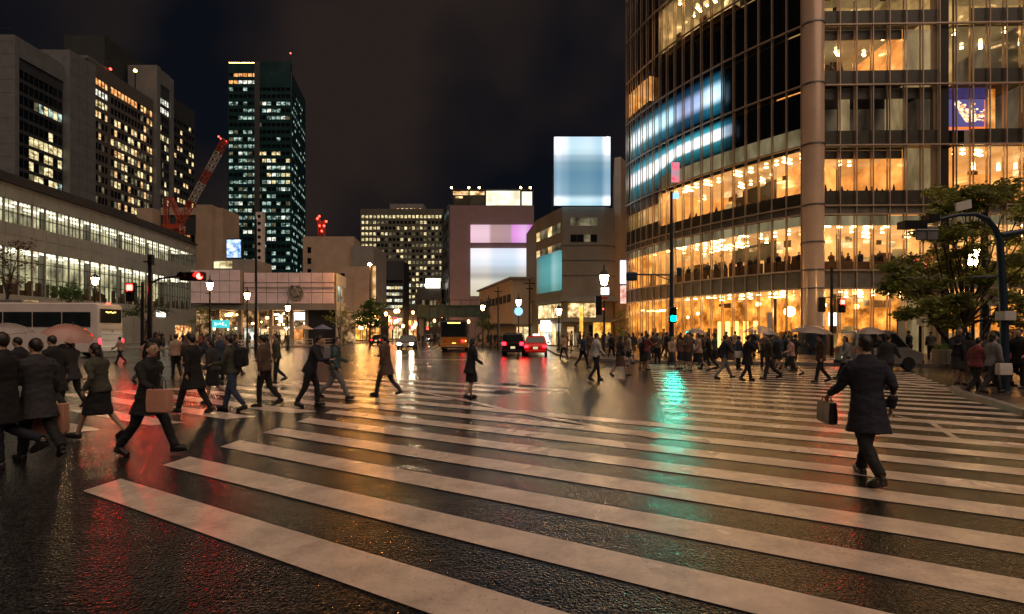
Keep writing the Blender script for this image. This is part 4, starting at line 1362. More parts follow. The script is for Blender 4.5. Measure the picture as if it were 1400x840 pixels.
# led wall behind the glass: two soft pale bands on teal
def led(i0, i1, z0f, z1f, edge, nm):
    P = offset(LEFTP, .45)
    q = MB(); uvs = []
    NS = 4
    for k in range(i0, i1):
        for s_ in range(NS):
            a = P[k].lerp(P[k+1], s_/NS); c = P[k].lerp(P[k+1], (s_+1)/NS)
            ta, tb = (k - i0 + s_/NS)/(i1-i0), (k - i0 + (s_+1)/NS)/(i1-i0)
            q.quad(a+up*z0f(ta), c+up*z0f(tb), c+up*z1f(tb), a+up*z1f(ta))
            uvs += [(ta, 0), (tb, 0), (tb, 1), (ta, 1)]
    me = q.mesh(nm)
    uv = me.uv_layers.new(name='UVMap')
    for l, t in zip(me.loops, uvs): uv.data[l.index].uv = t
    m, n_, p = mat(nm + edge)
    tcn = n_.nodes.new('ShaderNodeTexCoord'); sx = n_.nodes.new('ShaderNodeSeparateXYZ')
    n_.links.new(tcn.outputs['UV'], sx.inputs[0])
    def ramp(src, st):
        r = n_.nodes.new('ShaderNodeValToRGB'); r.color_ramp.interpolation = 'EASE'
        while len(r.color_ramp.elements) < len(st): r.color_ramp.elements.new(.5)
        for e_, (pos, c_) in zip(r.color_ramp.elements, st):
            e_.position = pos; e_.color = tuple(c_) + (1,)
        n_.links.new(src, r.inputs[0]); return r
    if edge == 'upper':
        rz = ramp(sx.outputs[1], [(0, (.0, .03, .05)), (.2, (.01, .09, .12)), (.44, (.75, .85, .95)), (.59, (.6, .74, .86)), (.84, (.01, .07, .1)), (1, (0, .01, .02))])
        rx = ramp(sx.outputs[0], [(0, (.8, .8, .8)), (.1, (1, 1, 1)), (.5, (.55, .8, .9)), (.66, (.28, .28, .42)), (.8, (.4, .45, .65)), (.9, (.8, .95, 1)), (.955, (.6, .8, .95)), (1, (0, 0, 0))])
    else:
        rz = ramp(sx.outputs[1], [(0, (0, .006, .01)), (.2, (.004, .05, .06)), (.36, (.01, .11, .14)), (.5, (.9, .95, 1)), (.68, (.8, .88, 1)), (.82, (.02, .2, .26)), (1, (0, .01, .02))])
        rx = ramp(sx.outputs[0], [(0, (.7, .7, .7)), (.1, (.9, .9, .95)), (.5, (1, 1, 1)), (.88, (1, 1, 1)), (.94, (.2, .25, .3)), (1, (0, 0, 0))])
    mx = n_.nodes.new('ShaderNodeMix'); mx.data_type = 'RGBA'; mx.blend_type = 'MULTIPLY'; mx.inputs['Factor'].default_value = 1
    n_.links.new(rz.outputs[0], mx.inputs['A']); n_.links.new(rx.outputs[0], mx.inputs['B'])
    n_.links.new(mx.outputs['Result'], p.inputs['Emission Color'])
    p.inputs['Emission Strength'].default_value = 1.2
    p.inputs['Base Color'].default_value = (.01, .01, .01, 1)
    m.cycles.emission_sampling = 'AUTO'
    me.materials.append(m)
    o = bpy.data.objects.new(nm, me); COL.objects.link(o)
    o.parent = tw; o.matrix_parent_inverse = tw.matrix_basis.inverted()
led(0, 13, lambda t: 20.6, lambda t: 24.3, 'upper', 'led_screen')
led(0, 14, lambda t: 15.75 + 1.4*max(0, min(1, (t-.3)*4)), lambda t: 20.0, 'lower', 'led_screen')
# ground floor fittings: door leaves, hanging globes, lit columns, counters
its = []
for k, t in enumerate((.62, .66, .70, .745, .79)):
    a, c = arc(t, -1.2), arc(t+.02, -1.2)
    q = MB(); q.obox(a + up*.2, c-a, V((0, .1, 0)), up*2.5); its.append((q, M['sign_glow_orange']))
many('lit_door', its, tw, seen_area)
its = []
for (p, z, r) in ((arc(.80, -1.5), 4.1, .2), (rp(1.2) - n*2, 3.9, .2), (rp(4) - n*2.5, 3.8, .2), (arc(.93, -1.4), 3.4, .42), (rp(7.4)-n*2, 3.7, .22), (arc(.5, -1.3), 3.5, .14), (arc(.42, -1.6), 3.2, .14)):
    q = MB(); q.ell(p + up*z, (r, r, r), 10); its.append((q, M['bulb_warm']))
many('globe_lamp', its, tw, seen_area)
q = MB()
for k in range(30):
    x = rng.uniform(.4, 19); h = rng.uniform(.6, 1.9)
    q.obox(rp(x) - n*rng.uniform(1, 4.5) + up*.17, rp(x+rng.uniform(.3, 1.1))-rp(x), -n*.4, up*h)
for k in range(34):
    t = rng.random()*.95; h = rng.uniform(.7, 2.2)
    a = arc(t, -rng.uniform(1, 4)); q.obox(a + up*.17, arc(t+.02, -2)-arc(t, -2), V((.2, .3, 0)), up*h)
q.build('shop_fitting', M['interior_brown'], tw)
q = MB()
for k in range(NL-6):
    a, c = arc((k+6)/NL, -.9), arc((k+6.9)/NL, -.9)
    q.obox(a + up*6.38, c-a, V((.15, .35, 0)), up*.95)
q.obox(rp(.5) - n*.8 + up*6.38, rp(8)-rp(.5), -n*.3, up*.75)
q.obox(rp(9.5) - n*.8 + up*6.38, rp(19)-rp(9.5), -n*.3, up*.75)
q.build('window_counter', M['interior_brown'], tw)
its = []
for i in range(9):
    q = MB(); x = 3.0 + i*.75; q.obox(rp(x) - n*2.6 + up*6.4, rp(x+.5)-rp(x), -n*.5, up*rng.uniform(.6, 1.25)); its.append((q, M['sign_glow_red'] if i % 3 else M['crane_red']))  # most seats carry a red glow in place of light on them
many('red_seat', its, tw, seen_area)
# pots and plants on the third-floor sill
its = []
for i in range(16):
    q = MB(); x = .5 + i*.42 + rng.uniform(-.1, .1); h = rng.uniform(.25, .9)
    q.lathe([(.07, 0), (.12, h*.5), (.03, h)], rp(x) - n*1.2 + up*(ZF[0]+1.1), 7); its.append((q, M['room_dark']))
for i in range(14):
    q = MB(); a = arc(.42 + i*.038, -1.2); h = rng.uniform(.3, .8)
    q.lathe([(.1, 0), (.16, h*.5), (.03, h)], a + up*(ZF[0]+.95), 7); its.append((q, M['interior_brown']))
many('sill_ornament', its, tw, seen_area)
q = MB()
for x in (.6, 1.4, 2.1):
    q.lathe([(.18, 0), (.2, .8), (.12, 1.1), (.1, 1.35)], rp(x) - n*1.4 + up*(ZF[2]+1.1), 8)
q.build('shop_dummy', M['room_dark'], tw)
# entrance posters, tall white sign strip and the lit white box beside the column
q = MB(); q.obox(rp(.1) + n*.5 + up*2.25, rp(.62)-rp(.1), n*.1, up*.95); q.build('lit_sign', M['sign_glow_white'], tw)
q = MB(); a = arc(.885, .3); q.obox(a + up*1.3, V((.3, -.1, 0)), V((0, .05, 0)), up*2.0); q.build('sign_strip', M['sign_white'], tw)
# red and white vertical banner fixed high on the glass
q = MB(); a = at(909.5, 237, 50); q.box((a.x-.35, a.y-3.2, Z_(262, 50)), (a.x+.35, a.y-3.05, Z_(237, 50))); q.build('banner', lit('banner_red', (.55, .4, .45), (1, .03, .1), .5, .9, 1.2), tw)
# ------------------------------------------------------------------ vehicles
pm('car_black', (0.012, 0.012, 0.014), 0.18, 0.2, spec=0.7)
pm('car_red', (0.75, 0.014, 0.01), 0.2, 0.1, spec=0.7)
pm('car_silver', (0.28, 0.27, 0.25), 0.3, 0.6)
pm('van_white', (0.26, 0.25, 0.23), 0.3, 0.0, var=0.06)
pm('coach_white', (0.68, 0.62, 0.58), 0.35, 0.0, var=0.08, scale=.7)
pm('coach_rear_lit', (0.82, 0.90, 0.96), 0.35, 0.0, var=0.06, scale=.7)  # rear coloured bluer and paler for the billboard light falling on it
pm('bus_orange', (0.45, 0.16, 0.02), 0.35, 0.0, var=0.08)
pm('bus_dark', (0.02, 0.02, 0.018), 0.3)
pm('bus_cream', (0.42, 0.36, 0.27), 0.35, 0.0, var=0.08)
pm('car_glass', (0.012, 0.018, 0.02), 0.08, 0.0, spec=0.8)
pm('chrome', (0.5, 0.5, 0.5), 0.2, 0.9)
em('plate_lit', (1, .85, .5), .5)  # number plates glow in place of light from a plate lamp
em('reverse_white', (.9, .9, 1), 2.0)

def bevel(o, w_=.04, seg=2):
    m = o.modifiers.new('edge', 'BEVEL'); m.width = w_; m.segments = seg; m.limit_method = 'ANGLE'; m.angle_limit = rad(35)
    return o

def wheel(parent, x, y, r, wdt):
    b = MB(); b.lathe([(r*.62, -wdt/2), (r*.96, -wdt/2), (r, -wdt*.3), (r, wdt*.3), (r*.96, wdt/2), (r*.62, wdt/2)], (0, 0, 0), 20)
    vs = [(v[0]+x, v[2]+y, v[1]+r) for v in b.v]; b.v = vs; b.f = [f[::-1] for f in b.f]
    o = b.build('wheel', M['rubber'], parent, True)
    h = MB(); h.lathe([(r*.6, -wdt*.46), (r*.6, wdt*.46)], (0, 0, 0), 14); h.v = [(v[0]+x, v[2]+y, v[1]+r) for v in h.v]
    h.build('rim', M['chrome'], o, True)

def profile_body(prof):
    """side profile [(x, z, half width)] -> closed shell"""
    b = MB(); n = len(prof)
    vs = [(x, -w_, z) for x, z, w_ in prof] + [(x, w_, z) for x, z, w_ in prof]
    fs = [tuple(range(n)), tuple(range(n, 2*n))[::-1]] + [(i, n+i, n+(i+1) % n, (i+1) % n) for i in range(n)]
    b.add(vs, fs); return b

def car(name, label, cat, loc, rz, L, W, Ht, paint, kind, lights, roof_sign=None, group=None):
    """x forward. kind: 'saloon' or 'van'"""
    r = empty(name, (0, 0, 0), label, cat, group)
    h, w_ = L/2, W/2
    if kind == 'saloon':
        prof = [(-h, .42, w_*.92), (-h+.05, .28, w_*.9), (h-.1, .25, w_*.9), (h, .45, w_*.88), (h-.05, .68, w_*.92), (h-.9, .86, w_*.97), (h-1.5, .92, w_), (-h+.95, .95, w_), (-h+.1, .92, w_*.97), (-h, .75, w_*.95)]
        cabin = [(h-1.45, .91, w_*.95), (h-2.1, Ht-.08, w_*.78), (h-2.5, Ht, w_*.74), (-h+1.5, Ht, w_*.74), (-h+1.1, Ht-.08, w_*.77), (-h+.5, .93, w_*.93)]
    else:
        prof = [(-h, .42, w_*.95), (-h+.05, .26, w_*.93), (h-.1, .25, w_*.92), (h, .5, w_*.92), (h-.04, .8, w_*.95), (h-.7, 1.02, w_), (-h+.06, 1.02, w_)]
        cabin = [(h-.68, 1.0, w_*.99), (h-1.35, Ht-.1, w_*.86), (h-1.7, Ht, w_*.82), (-h+.35, Ht, w_*.82), (-h+.16, Ht-.08, w_*.85), (-h+.04, 1.0, w_*.98)]
    bevel(profile_body(prof).build('body', M[paint], r, True), .06)
    cb = bevel(profile_body(cabin).build('cabin', M[paint], r, True), .05)
    # glazing, a hand proud of the cabin
    def pane(nm, pts): 
        q = MB(); q.add(pts, [tuple(range(len(pts)))]); return q.build(nm, M['car_glass'], r)
    c0, c1 = cabin[0], cabin[1]; c4, c5 = cabin[-2], cabin[-1]
    def lerp(a, b, t): return tuple(a[i] + (b[i]-a[i])*t for i in range(3))
    f0, f1 = lerp(c0, c1, .1), lerp(c0, c1, .92); r0, r1 = lerp(c5, c4, .12), lerp(c5, c4, .92)
    e = .012
    pane('windscreen', [(f0[0]+e, -f0[2]*.9, f0[1]+e), (f0[0]+e, f0[2]*.9, f0[1]+e), (f1[0]+e, f1[2]*.88, f1[1]+e), (f1[0]+e, -f1[2]*.88, f1[1]+e)])
    pane('rear_window', [(r0[0]-e, r0[2]*.88, r0[1]+e), (r0[0]-e, -r0[2]*.88, r0[1]+e), (r1[0]-e, -r1[2]*.86, r1[1]+e), (r1[0]-e, r1[2]*.86, r1[1]+e)])
    for s_ in (-1, 1):
        xm = (f0[0]+r0[0])/2
        for a_, c_ in ((.04, .47), (.53, .96)):
            lo0, lo1 = f0[0] + (r0[0]-f0[0])*a_, f0[0] + (r0[0]-f0[0])*c_
            hi0, hi1 = f1[0] + (r1[0]-f1[0])*a_, f1[0] + (r1[0]-f1[0])*c_
            yl, yh = s_*(f0[2]*.985+e), s_*(f1[2]*1.01+e)
            pane('side_window', [(lo0, yl, f0[1]), (lo1, yl, f0[1]), (hi1, yh, f1[1]-.02), (hi0, yh, f1[1]-.02)][::s_])
        for x in (-h+.75, h-.8): wheel(r, x, s_*(w_-.1), .31, .2)
        q = MB(); z_ = .72 if kind == 'saloon' else .9
        q.cbox((-h-.005, s_*(w_*.78), z_), (.06, W*.16, .14 if kind == 'saloon' else .24)); bevel(q.build('tail_light', M['tail_red' if lights == 'rear' else 'crane_red'], r), .02)
        q = MB(); q.cbox((h-.04, s_*(w_*.7), .64), (.1, W*.17, .13)); bevel(q.build('headlight', M['head_white' if lights == 'front' else 'chrome'], r), .02)
        q = MB(); q.cbox((h-1.5, s_*(w_+.08), .98), (.12, .16, .12)); bevel(q.build('mirror', M[paint], r), .03)
    q = MB(); q.cbox((-h-.03, 0, .36), (.12, W*.86, .16)); bevel(q.build('bumper', M['metal_black' if paint != 'car_red' else 'car_red'], r), .03)
    q = MB(); q.cbox((h+.0, 0, .38), (.12, W*.84, .18)); bevel(q.build('bumper', M['metal_black'], r), .03)
    q = MB(); q.cbox((-h-.012, 0, .62), (.03, .34, .17)); q.build('number_plate', M['plate_lit'], r)
    q = MB(); q.cbox((h+.062, 0, .42), (.02, .34, .16)); q.build('number_plate', M['sign_white'], r)
    if roof_sign:
        q = MB(); q.cbox((.1, 0, Ht+.08), (.18, .5, .14)); bevel(q.build('roof_sign', M[roof_sign], r), .03)
    r.location = loc; r.rotation_euler = (0, 0, rz)
    return r

car('parked_car', 'black people carrier with red tail lights stopped beside the red taxi', 'car', (X_(703, 41), 41, 0), rad(87), 4.4, 1.72, 1.72, 'car_black', 'van', 'rear')
car('taxi', 'bright red taxi saloon seen from behind with its tail lights on', 'taxi', (X_(733, 39.8), 39.8, 0), rad(86), 4.4, 1.72, 1.5, 'car_red', 'saloon', 'rear', 'sign_glow_white')
car('oncoming_car', 'pale saloon car coming on with both headlights glaring', 'car', (X_(557, 53), 53, 0), rad(-84), 4.4, 1.75, 1.5, 'car_silver', 'saloon', 'front')
v = car('white_van', 'small white van standing at the kerb by the glass tower', 'van', (X_(1203, 24.3), 24.4, 0), rad(4), 3.4, 1.48, 1.86, 'van_white', 'van', 'none')
for k in range(2):
    q = MB()
    for i in range(5): q.box((-.9 + i*.16, -.76, .62 - k*.16), (-.9 + i*.16 + .11, -.745, .72 - k*.16))
    o = q.build('lettering', M['metal_black'], None); o.parent = v
car('parked_car', 'dark saloon car parked far down by the shops left of the headlights', 'car', (X_(520, 74), 74, 0), rad(88), 4.3, 1.7, 1.46, 'car_black', 'saloon', 'rear')
car('parked_car', 'dark saloon car far behind the oncoming car near the bridge', 'car', (X_(583, 92), 92, 0), rad(-88), 4.3, 1.7, 1.46, 'car_silver', 'saloon', 'front')

def big_bus(name, label, loc, rz, L, W, Ht, paint, rearm, rear_glass, lit_rear):
    r = empty(name, (0, 0, 0), label, 'bus')
    h, w_ = L/2, W/2
    prof = [(-h, .45, w_), (-h+.1, .34, w_), (h-.1, .34, w_), (h, .5, w_), (h-.05, Ht-.5, w_), (h-.3, Ht-.1, w_*.97), (h-.6, Ht, w_*.93), (-h+.3, Ht, w_*.93), (-h+.06, Ht-.12, w_*.97)]
    bevel(profile_body(prof).build('body', M[paint], r, True), .09, 3)
    q = MB(); q.cbox((-h-.012, 0, 1.15 if lit_rear == 'coach' else .96), (.03, W*.93, 1.35 if lit_rear == 'coach' else .75)); bevel(q.build('rear_panel', M[rearm], r), .01)
    q = MB(); q.cbox((-h-.05, 0, .58), (.14, W*.97, .36)); bevel(q.build('bumper', M[rearm], r), .04)
    z0, z1 = rear_glass
    q = MB(); q.cbox((-h+.015, 0, (z0+z1)/2), (.07, W*.84, z1-z0)); bevel(q.build('rear_window', M['car_glass'], r), .05)
    q = MB(); q.cbox((h-.02, 0, Ht*.62), (.07, W*.88, Ht*.42)); bevel(q.build('windscreen', M['car_glass'], r), .05)
    for s_ in (-1, 1):
        n = 5
        for i in range(n):
            x0_ = -h+.55 + (L-1.5)*i/n; x1_ = -h+.55 + (L-1.5)*(i+1)/n - .09
            q = MB(); q.obox((x0_, s_*(w_+.012), Ht*.56), (x1_-x0_, 0, 0), (0, 0, Ht*.27), (0, -s_*.03, 0)); q.build('side_window', M['car_glass'], r)
        for x in (-h+2.4, h-2.2): wheel(r, x, s_*(w_-.14), .5, .28)
    if lit_rear == 'coach':
        for s_ in (-1, 1):
            q = MB(); q.cbox((-h-.03, s_*w_*.9, 1.12), (.06, .14, .3)); q.build('tail_light', M['tail_red'], r)
            for z_ in (1.5, 1.75): 
                q = MB(); q.cbox((-h-.03, s_*w_*.86, z_), (.03, .08, .08)); q.build('vent', M['metal_grey'], r)
        q = MB(); q.cbox((-h-.035, 0, .62), (.22, .3, .12)); q.build('number_plate', M['metal_black'], r)
        q = MB()
        for z_ in (2.0, 1.6, 1.2): q.cbox((-h-.03, 0, z_), (.015, W*.84, .018))
        q.build('panel_groove', M['metal_dark'], r)
        q = MB()
        for i in range(9): q.cbox((-h-.03, -.1 + .09*math.cos(i*.9)*(i/5), 1.85 + .06*math.sin(i*1.7)), (.012, .09, .03))
        q.build('emblem', M['metal_grey'], r)
        q = MB()
        for i in range(7): q.cbox((-h-.03, -.35 + i*.14, z1-.22 - .02*(i % 3)), (.03, .11, .07))
        q.build('destination_sign', M['dest_amber'], r)
        q = MB(); q.cbox((-h+.2, 0, Ht+.02), (.12, .3, .08)); q.build('roof_lamp', M['bulb_red'], r)
        q = MB(); q.cbox((1.5, 0, Ht+.12), (3.2, 1.4, .24)); bevel(q.build('air_conditioner', M['metal_grey'], r), .08)
        for i in range(3):
            q = MB(); q.cbox((-1.2 + i*3, -w_-.02 if True else 0, Ht*.62), (1.4, .012, .07)); q.build('seat_light', M['dest_amber'], r)
    else:
        q = MB(); q.cbox((-h-.03, W*.33, .98), (.06, .2, .14)); q.build('tail_light', M['crane_red'], r)
        q = MB(); q.cbox((-h-.03, -W*.33, .98), (.06, .24, .14)); q.build('tail_light', M['tail_red'], r)
        q = MB(); q.cbox((-h-.03, -W*.43, .98), (.06, .12, .14)); q.build('tail_light', M['sign_glow_orange'], r)
        q = MB(); q.cbox((-h-.035, 0, .72), (.05, .34, .17)); q.build('number_plate', M['dest_amber'], r)  # plate glows amber in place of lamp light on it
        q = MB(); q.cbox((-h-.04, 0, z1-.14), (.05, W*.5, .18)); q.build('destination_sign', M['metal_black'], r)
        q = MB()
        for i in range(8): q.cbox((-h-.07, -W*.21 + i*W*.06, z1-.14), (.012, W*.045, .11))
        o = q.build('destination_lettering', M['dest_amber'], r)
        q = MB(); q.cbox((-h-.13, 0, .5), (.02, W*.6, .1)); q.build('bumper_strip', M['bus_cream'], r)
    r.location = loc; r.rotation_euler = (0, 0, rz)
    return r
# coach: rear towards +X of the picture
big_bus('coach', 'white highway coach with dark side windows standing before the long hall', (X_(150, 37)-5.7, 36.9, 0), rad(182.5), 11.4, 2.45, 3.85, 'coach_white', 'coach_rear_lit', (2.45, 3.45), 'coach')
big_bus('city_bus', 'orange and dark city bus seen from behind in the middle of the street', (X_(622, 52)+.05, 52.2, 0), rad(94.5), 10.2, 2.5, 2.9, 'bus_dark', 'bus_orange', (1.42, 2.78), 'city')

# ------------------------------------------------------------------ street lamps
def lantern_lamp(label, px, Y, ytop, power='lamp_warm', two=False, big=1.0):
    x = X_(px, Y); h = Z_(ytop, Y)
    r = empty('street_lamp', (x, Y, 0), label, 'street lamp', 'lantern street lamps')
    b = MB()
    b.lathe([(.2, 0), (.2, .25), (.13, .35), (.12, 1.0), (.085, 1.1), (.06, h-.5), (.07, h-.42)], (x, Y, 0), 12)
    b.build('pole', M['metal_black'], r, True)
    s_ = big
    b = MB(); b.lathe([(.08*s_, -.38*s_), (.16*s_, -.32*s_), (.25*s_, .16*s_), (.23*s_, .18*s_)], (x, Y, h), 8); b.build('lantern_glass', M[power], r)
    b = MB(); b.lathe([(.30*s_, .17*s_), (.28*s_, .22*s_), (.14*s_, .42*s_), (.05*s_, .48*s_), (.035*s_, .75*s_), (.005, .85*s_)], (x, Y, h), 8)
    b.lathe([(.1*s_, -.46*s_), (.1*s_, -.385*s_)], (x, Y, h), 8)
    for k in range(4):
        t = math.pi/4 + k*math.pi/2
        b.tube([(x + .165*s_*math.cos(t), Y + .165*s_*math.sin(t), h-.32*s_), (x + .262*s_*math.cos(t), Y + .262*s_*math.sin(t), h+.17*s_)], .014, 5)
    b.build('lantern_frame', M['metal_black'], r)
    b = MB(); b.tube([(x-.35, Y, h-.7), (x+.35, Y, h-.7)], .03, 6); b.build('ladder_bar', M['metal_black'], r)
    return r
lantern_lamp('black lantern lamp lit beside the coach, in front of the hall windows', 130, 41, 383)
lantern_lamp('lit lantern lamp right of the horizontal red traffic light', 287, 42, 390)
lantern_lamp('lit lantern lamp standing before the left end of the pink panels', 338, 48, 404)
lantern_lamp('lit lantern lamp just left of the round relief on the pink panels', 393.5, 55, 421)
lantern_lamp('lit lantern lamp with a round sign right of the orange bus roof', 709, 50, 413)
lantern_lamp('small lit lantern lamp between the orange bus and the black car', 660, 62, 420)
lantern_lamp('lit lantern lamp before the left wall of the corner store', 764, 46, 425)
l_ = lantern_lamp('tall lit lantern lamp before the corner store, left of the glass tower', 826, 36, 381, big=1.25)
x = X_(826, 36)
for (nm, m, c, sz) in (('lit_sign', 'sign_glow_white', (x+.02, 35.8, Z_(398.5, 36)), (.55, .12, .5)), ('sign_plate', 'crane_red', (x-.05, 35.8, Z_(408, 36)), (.5, .08, .22)),
                       ('signal_box', 'metal_black', (x-.42, 35.9, Z_(418, 36)), (.42, .3, 1.35))):
    b = MB(); b.cbox(c, sz); bevel(b.build(nm, M[m], l_), .02)
b = MB(); b.ell((x-.12, 35.7, Z_(423, 36)), (.06, .04, .06), 8); b.build('small_lamp', M['bulb_red'], l_)
b = MB(); b.disc((X_(709, 50), 49.8, Z_(426, 50)), (0, 1, 0), .42, .06, 14); b.build('round_sign', M['sign_glow_blue'], [o for o in bpy.data.objects if o.get('label', '').startswith('lit lantern lamp with a round sign')][0])
lantern_lamp('lantern lamp on a dark post in front of the right hand tree', 1330, 26, 349, big=1.35)
# tall sodium lamp
x = X_(506, 70)
sl = empty('street_lamp', (x, 70, 0), 'tall thin mast with one glaring orange lamp before the beige block', 'street lamp')
b = MB(); b.tube([(x, 70, 0), (x, 70, Z_(364, 70))], [.12, .06], 8); b.build('pole', M['metal_dark'], sl)
b = MB(); b.ell((x, 69.8, Z_(362, 70)), (.24, .24, .18), 10); b.build('lamp_head', M['lamp_sodium'], sl)
# ------------------------------------------------------------------ traffic signals
def h_signal(parent, c, lit_i, s_=1.0, face=-1):
    x, y, z = c
    q = MB(); q.cbox((x, y, z), (1.25*s_, .22*s_, .42*s_)); bevel(q.build('signal_head', M['metal_black'], parent), .06)
    for i in range(3):
        cx = x + (i-1)*.39*s_
        m = {0: 'metal_dark', 1: 'metal_dark', 2: 'metal_dark'}[i]
        if i == lit_i: m = 'signal_red'
        q = MB(); q.disc((cx, y-.12*s_, z), (0, 1, 0), .15*s_, .04, 18); q.build('lens', M[m], parent)
        q = MB()
        for k in range(9):
            t0, t1 = math.pi*(k-.5)/8, math.pi*(k+.5)/8
            q.obox((cx+math.cos(t0)*.17*s_, y-.14*s_, z+math.sin(t0)*.17*s_), ((math.cos(t1)-math.cos(t0))*.17*s_, 0, (math.sin(t1)-math.sin(t0))*.17*s_), (0, -.2*s_, 0), (math.cos(t0)*.012, 0, math.sin(t0)*.012))
        q.build('visor', M['metal_black'], parent)
def v_signal(parent, c, lit_i, col, s_=1.0):
    x, y, z = c
    q = MB(); q.cbox((x, y, z), (.40*s_, .24*s_, .86*s_)); bevel(q.build('signal_head', M['metal_black'], parent), .05)
    for i in range(2):
        cz = z + (.5-i)*.40*s_
        q = MB(); q.cbox((x, y-.135*s_, cz), (.26*s_, .04, .26*s_)); bevel(q.build('lens', M[col if i == lit_i else 'metal_dark'], parent), .02)
        q = MB(); q.cbox((x, y-.2*s_, cz+.17*s_), (.34*s_, .2*s_, .02)); q.build('visor', M['metal_black'], parent)
ts = empty('traffic_signal', (X_(205, 25), 25, 0), 'mast arm traffic signal showing red, on dark poles right of the coach', 'traffic signal')
b = MB(); x = X_(205, 25)
b.tube([(x, 25, 0), (x, 25, 2), (x, 25, Z_(352, 25))], [.14, .11, .08], 10); b.build('pole', M['metal_black'], ts, True)
b = MB(); b.tube([(x, 25, Z_(388, 25)), (x+.5, 25, Z_(381, 25)), (x+1.6, 25, Z_(377.5, 25)), (X_(256, 25), 25, Z_(377, 25))], .05, 8)
b.tube([(x-.3, 25, Z_(358, 25)), (x+.2, 25, Z_(358, 25))], .05, 6); b.build('arm', M['metal_black'], ts)
b = MB(); b.cbox((x+.12, 24.9, Z_(356, 25)), (.2, .2, .5)); b.build('controller_box', M['metal_black'], ts)
h_signal(ts, (X_(265.5, 25), 24.9, Z_(378.5, 25)), 2)
ts = empty('traffic_signal', (X_(195, 25.6), 25.6, 0), 'pedestrian signal showing red on the thinner pole beside the coach rear', 'traffic signal')
x = X_(195, 25.6)
b = MB(); b.tube([(x, 25.6, 0), (x, 25.6, Z_(386, 25.6))], [.1, .07], 8); b.build('pole', M['metal_black'], ts, True)
b = MB(); b.tube([(x, 25.6, Z_(392, 25.6)), (X_(184, 25.6), 25.6, Z_(392, 25.6))], .035, 6); b.build('arm', M['metal_black'], ts)
v_signal(ts, (X_(182, 25.6), 25.5, Z_(400, 25.6)), 0, 'signal_red', 1.1)
# tall signal pole before the tower
Y = 29.3
x = X_(918, Y)
ts = empty('traffic_signal', (x, Y, .14), 'tall dark pole with a long arm and one glowing green light before the tower', 'traffic signal')
b = MB(); b.tube([(x, Y, .1), (x, Y, 2.5), (x, Y, Z_(262, Y))], [.17, .13, .08], 10); b.build('pole', M['metal_blue'], ts, True)
b = MB(); b.tube([(x, Y, Z_(376, Y)), (X_(868, Y), Y, Z_(375.5, Y))], .05, 8); b.tube([(x, Y, Z_(384, Y)), (X_(898, Y), Y, Z_(377, Y))], .03, 6); b.build('arm', M['metal_blue'], ts)
for (px_, py_, sx, sz) in ((864, 378, .62, .5), (929, 372, .28, .52)):
    b = MB(); b.cbox((X_(px_, Y), Y+.1, Z_(py_, Y)), (sx, .3, sz)); bevel(b.build('signal_head', M['metal_blue'], ts), .08)
v_signal(ts, (x-.02, Y-.3, Z_(431, Y)), 1, 'signal_green', 1.05)
b = MB(); b.cbox((x+.25, Y, Z_(268, Y)), (.3, .2, .3)); b.build('camera_box', M['sign_glow_blue'], ts)
# right signal pair
Y = 35.2
x = X_(1137, Y)
ts = empty('traffic_signal', (x, Y, .14), 'dark post with two pedestrian signals, the right one red, beside the round column', 'traffic signal')
b = MB(); b.tube([(x, Y, .1), (x, Y, Z_(366, Y))], [.13, .09], 10); b.build('pole', M['metal_black'], ts, True)
b = MB(); b.tube([(X_(1120, Y), Y, Z_(407, Y)), (X_(1150, Y), Y, Z_(406, Y))], .04, 6); b.build('arm', M['metal_black'], ts)
v_signal(ts, (X_(1149, Y), Y-.1, Z_(418, Y)), 0, 'signal_red', 1.15)
v_signal(ts, (X_(1122, Y), Y-.1, Z_(417, Y)), 5, 'signal_red', 1.15)
# ------------------------------------------------------------------ blue curved-arm pole at the right
Y = 14.2
cp = empty('sign_gantry', (X_(1374, Y), Y, .14), 'thick blue pole with a curved arm carrying the backs of traffic signs', 'sign gantry')
x = X_(1374, Y); xx = X_(1367, Y)
b = MB(); b.tube([(x, Y, .1), (x-.02, Y, 2), (xx, Y, Z_(330, Y)), (X_(1361, Y), Y, Z_(314, Y)), (X_(1350, Y), Y, Z_(300, Y)), (X_(1333, Y), Y, Z_(293, Y)), (X_(1310, Y), Y, Z_(294, Y)), (X_(1275, Y), Y, Z_(302, Y)), (X_(1240, Y), Y, Z_(311, Y))],
               [.11, .1, .085, .075, .066, .058, .05, .044, .036], 12); b.build('pole', M['metal_blue'], cp, True)
b = MB(); b.tube([(xx, Y, Z_(322, Y)), (X_(1420, Y), Y, Z_(313, Y))], [.09, .07], 10); b.build('side_arm', M['metal_blue'], cp, True)
b = MB(); b.cbox((x-.005, Y-.02, Z_(432, Y)), (.30, .30, .25)); b.build('wrap_plate', M['sign_white'], cp)
b = MB(); b.tube([(X_(1328, Y), Y, Z_(379, Y)), (x, Y, Z_(378, Y))], .03, 6); b.build('bracket', M['metal_blue'], cp)
b = MB(); b.cbox((X_(1263, Y), Y-.1, Z_(320, Y)), (.6, .05, .38)); b.cbox((X_(1263, Y), Y-.14, Z_(316, Y)), (.62, .04, .04)); b.cbox((X_(1263, Y), Y-.14, Z_(322, Y)), (.04, .04, .36)); bevel(b.build('sign_back', M['metal_grey'], cp), .03)
b = MB(); b.cbox((X_(1247, Y), Y, Z_(308, Y)), (.62, .3, .2)); b.cbox((X_(1272, Y), Y, Z_(299, Y)), (.3, .3, .2)); b.build('signal_back', M['metal_black'], cp)
b = MB(); b.obox((X_(1306, Y), Y-.05, Z_(290, Y)), (.42, 0, .1), (0, .05, 0), (-.02, 0, .24)); b.build('sign_plate', M['sign_white'], cp)
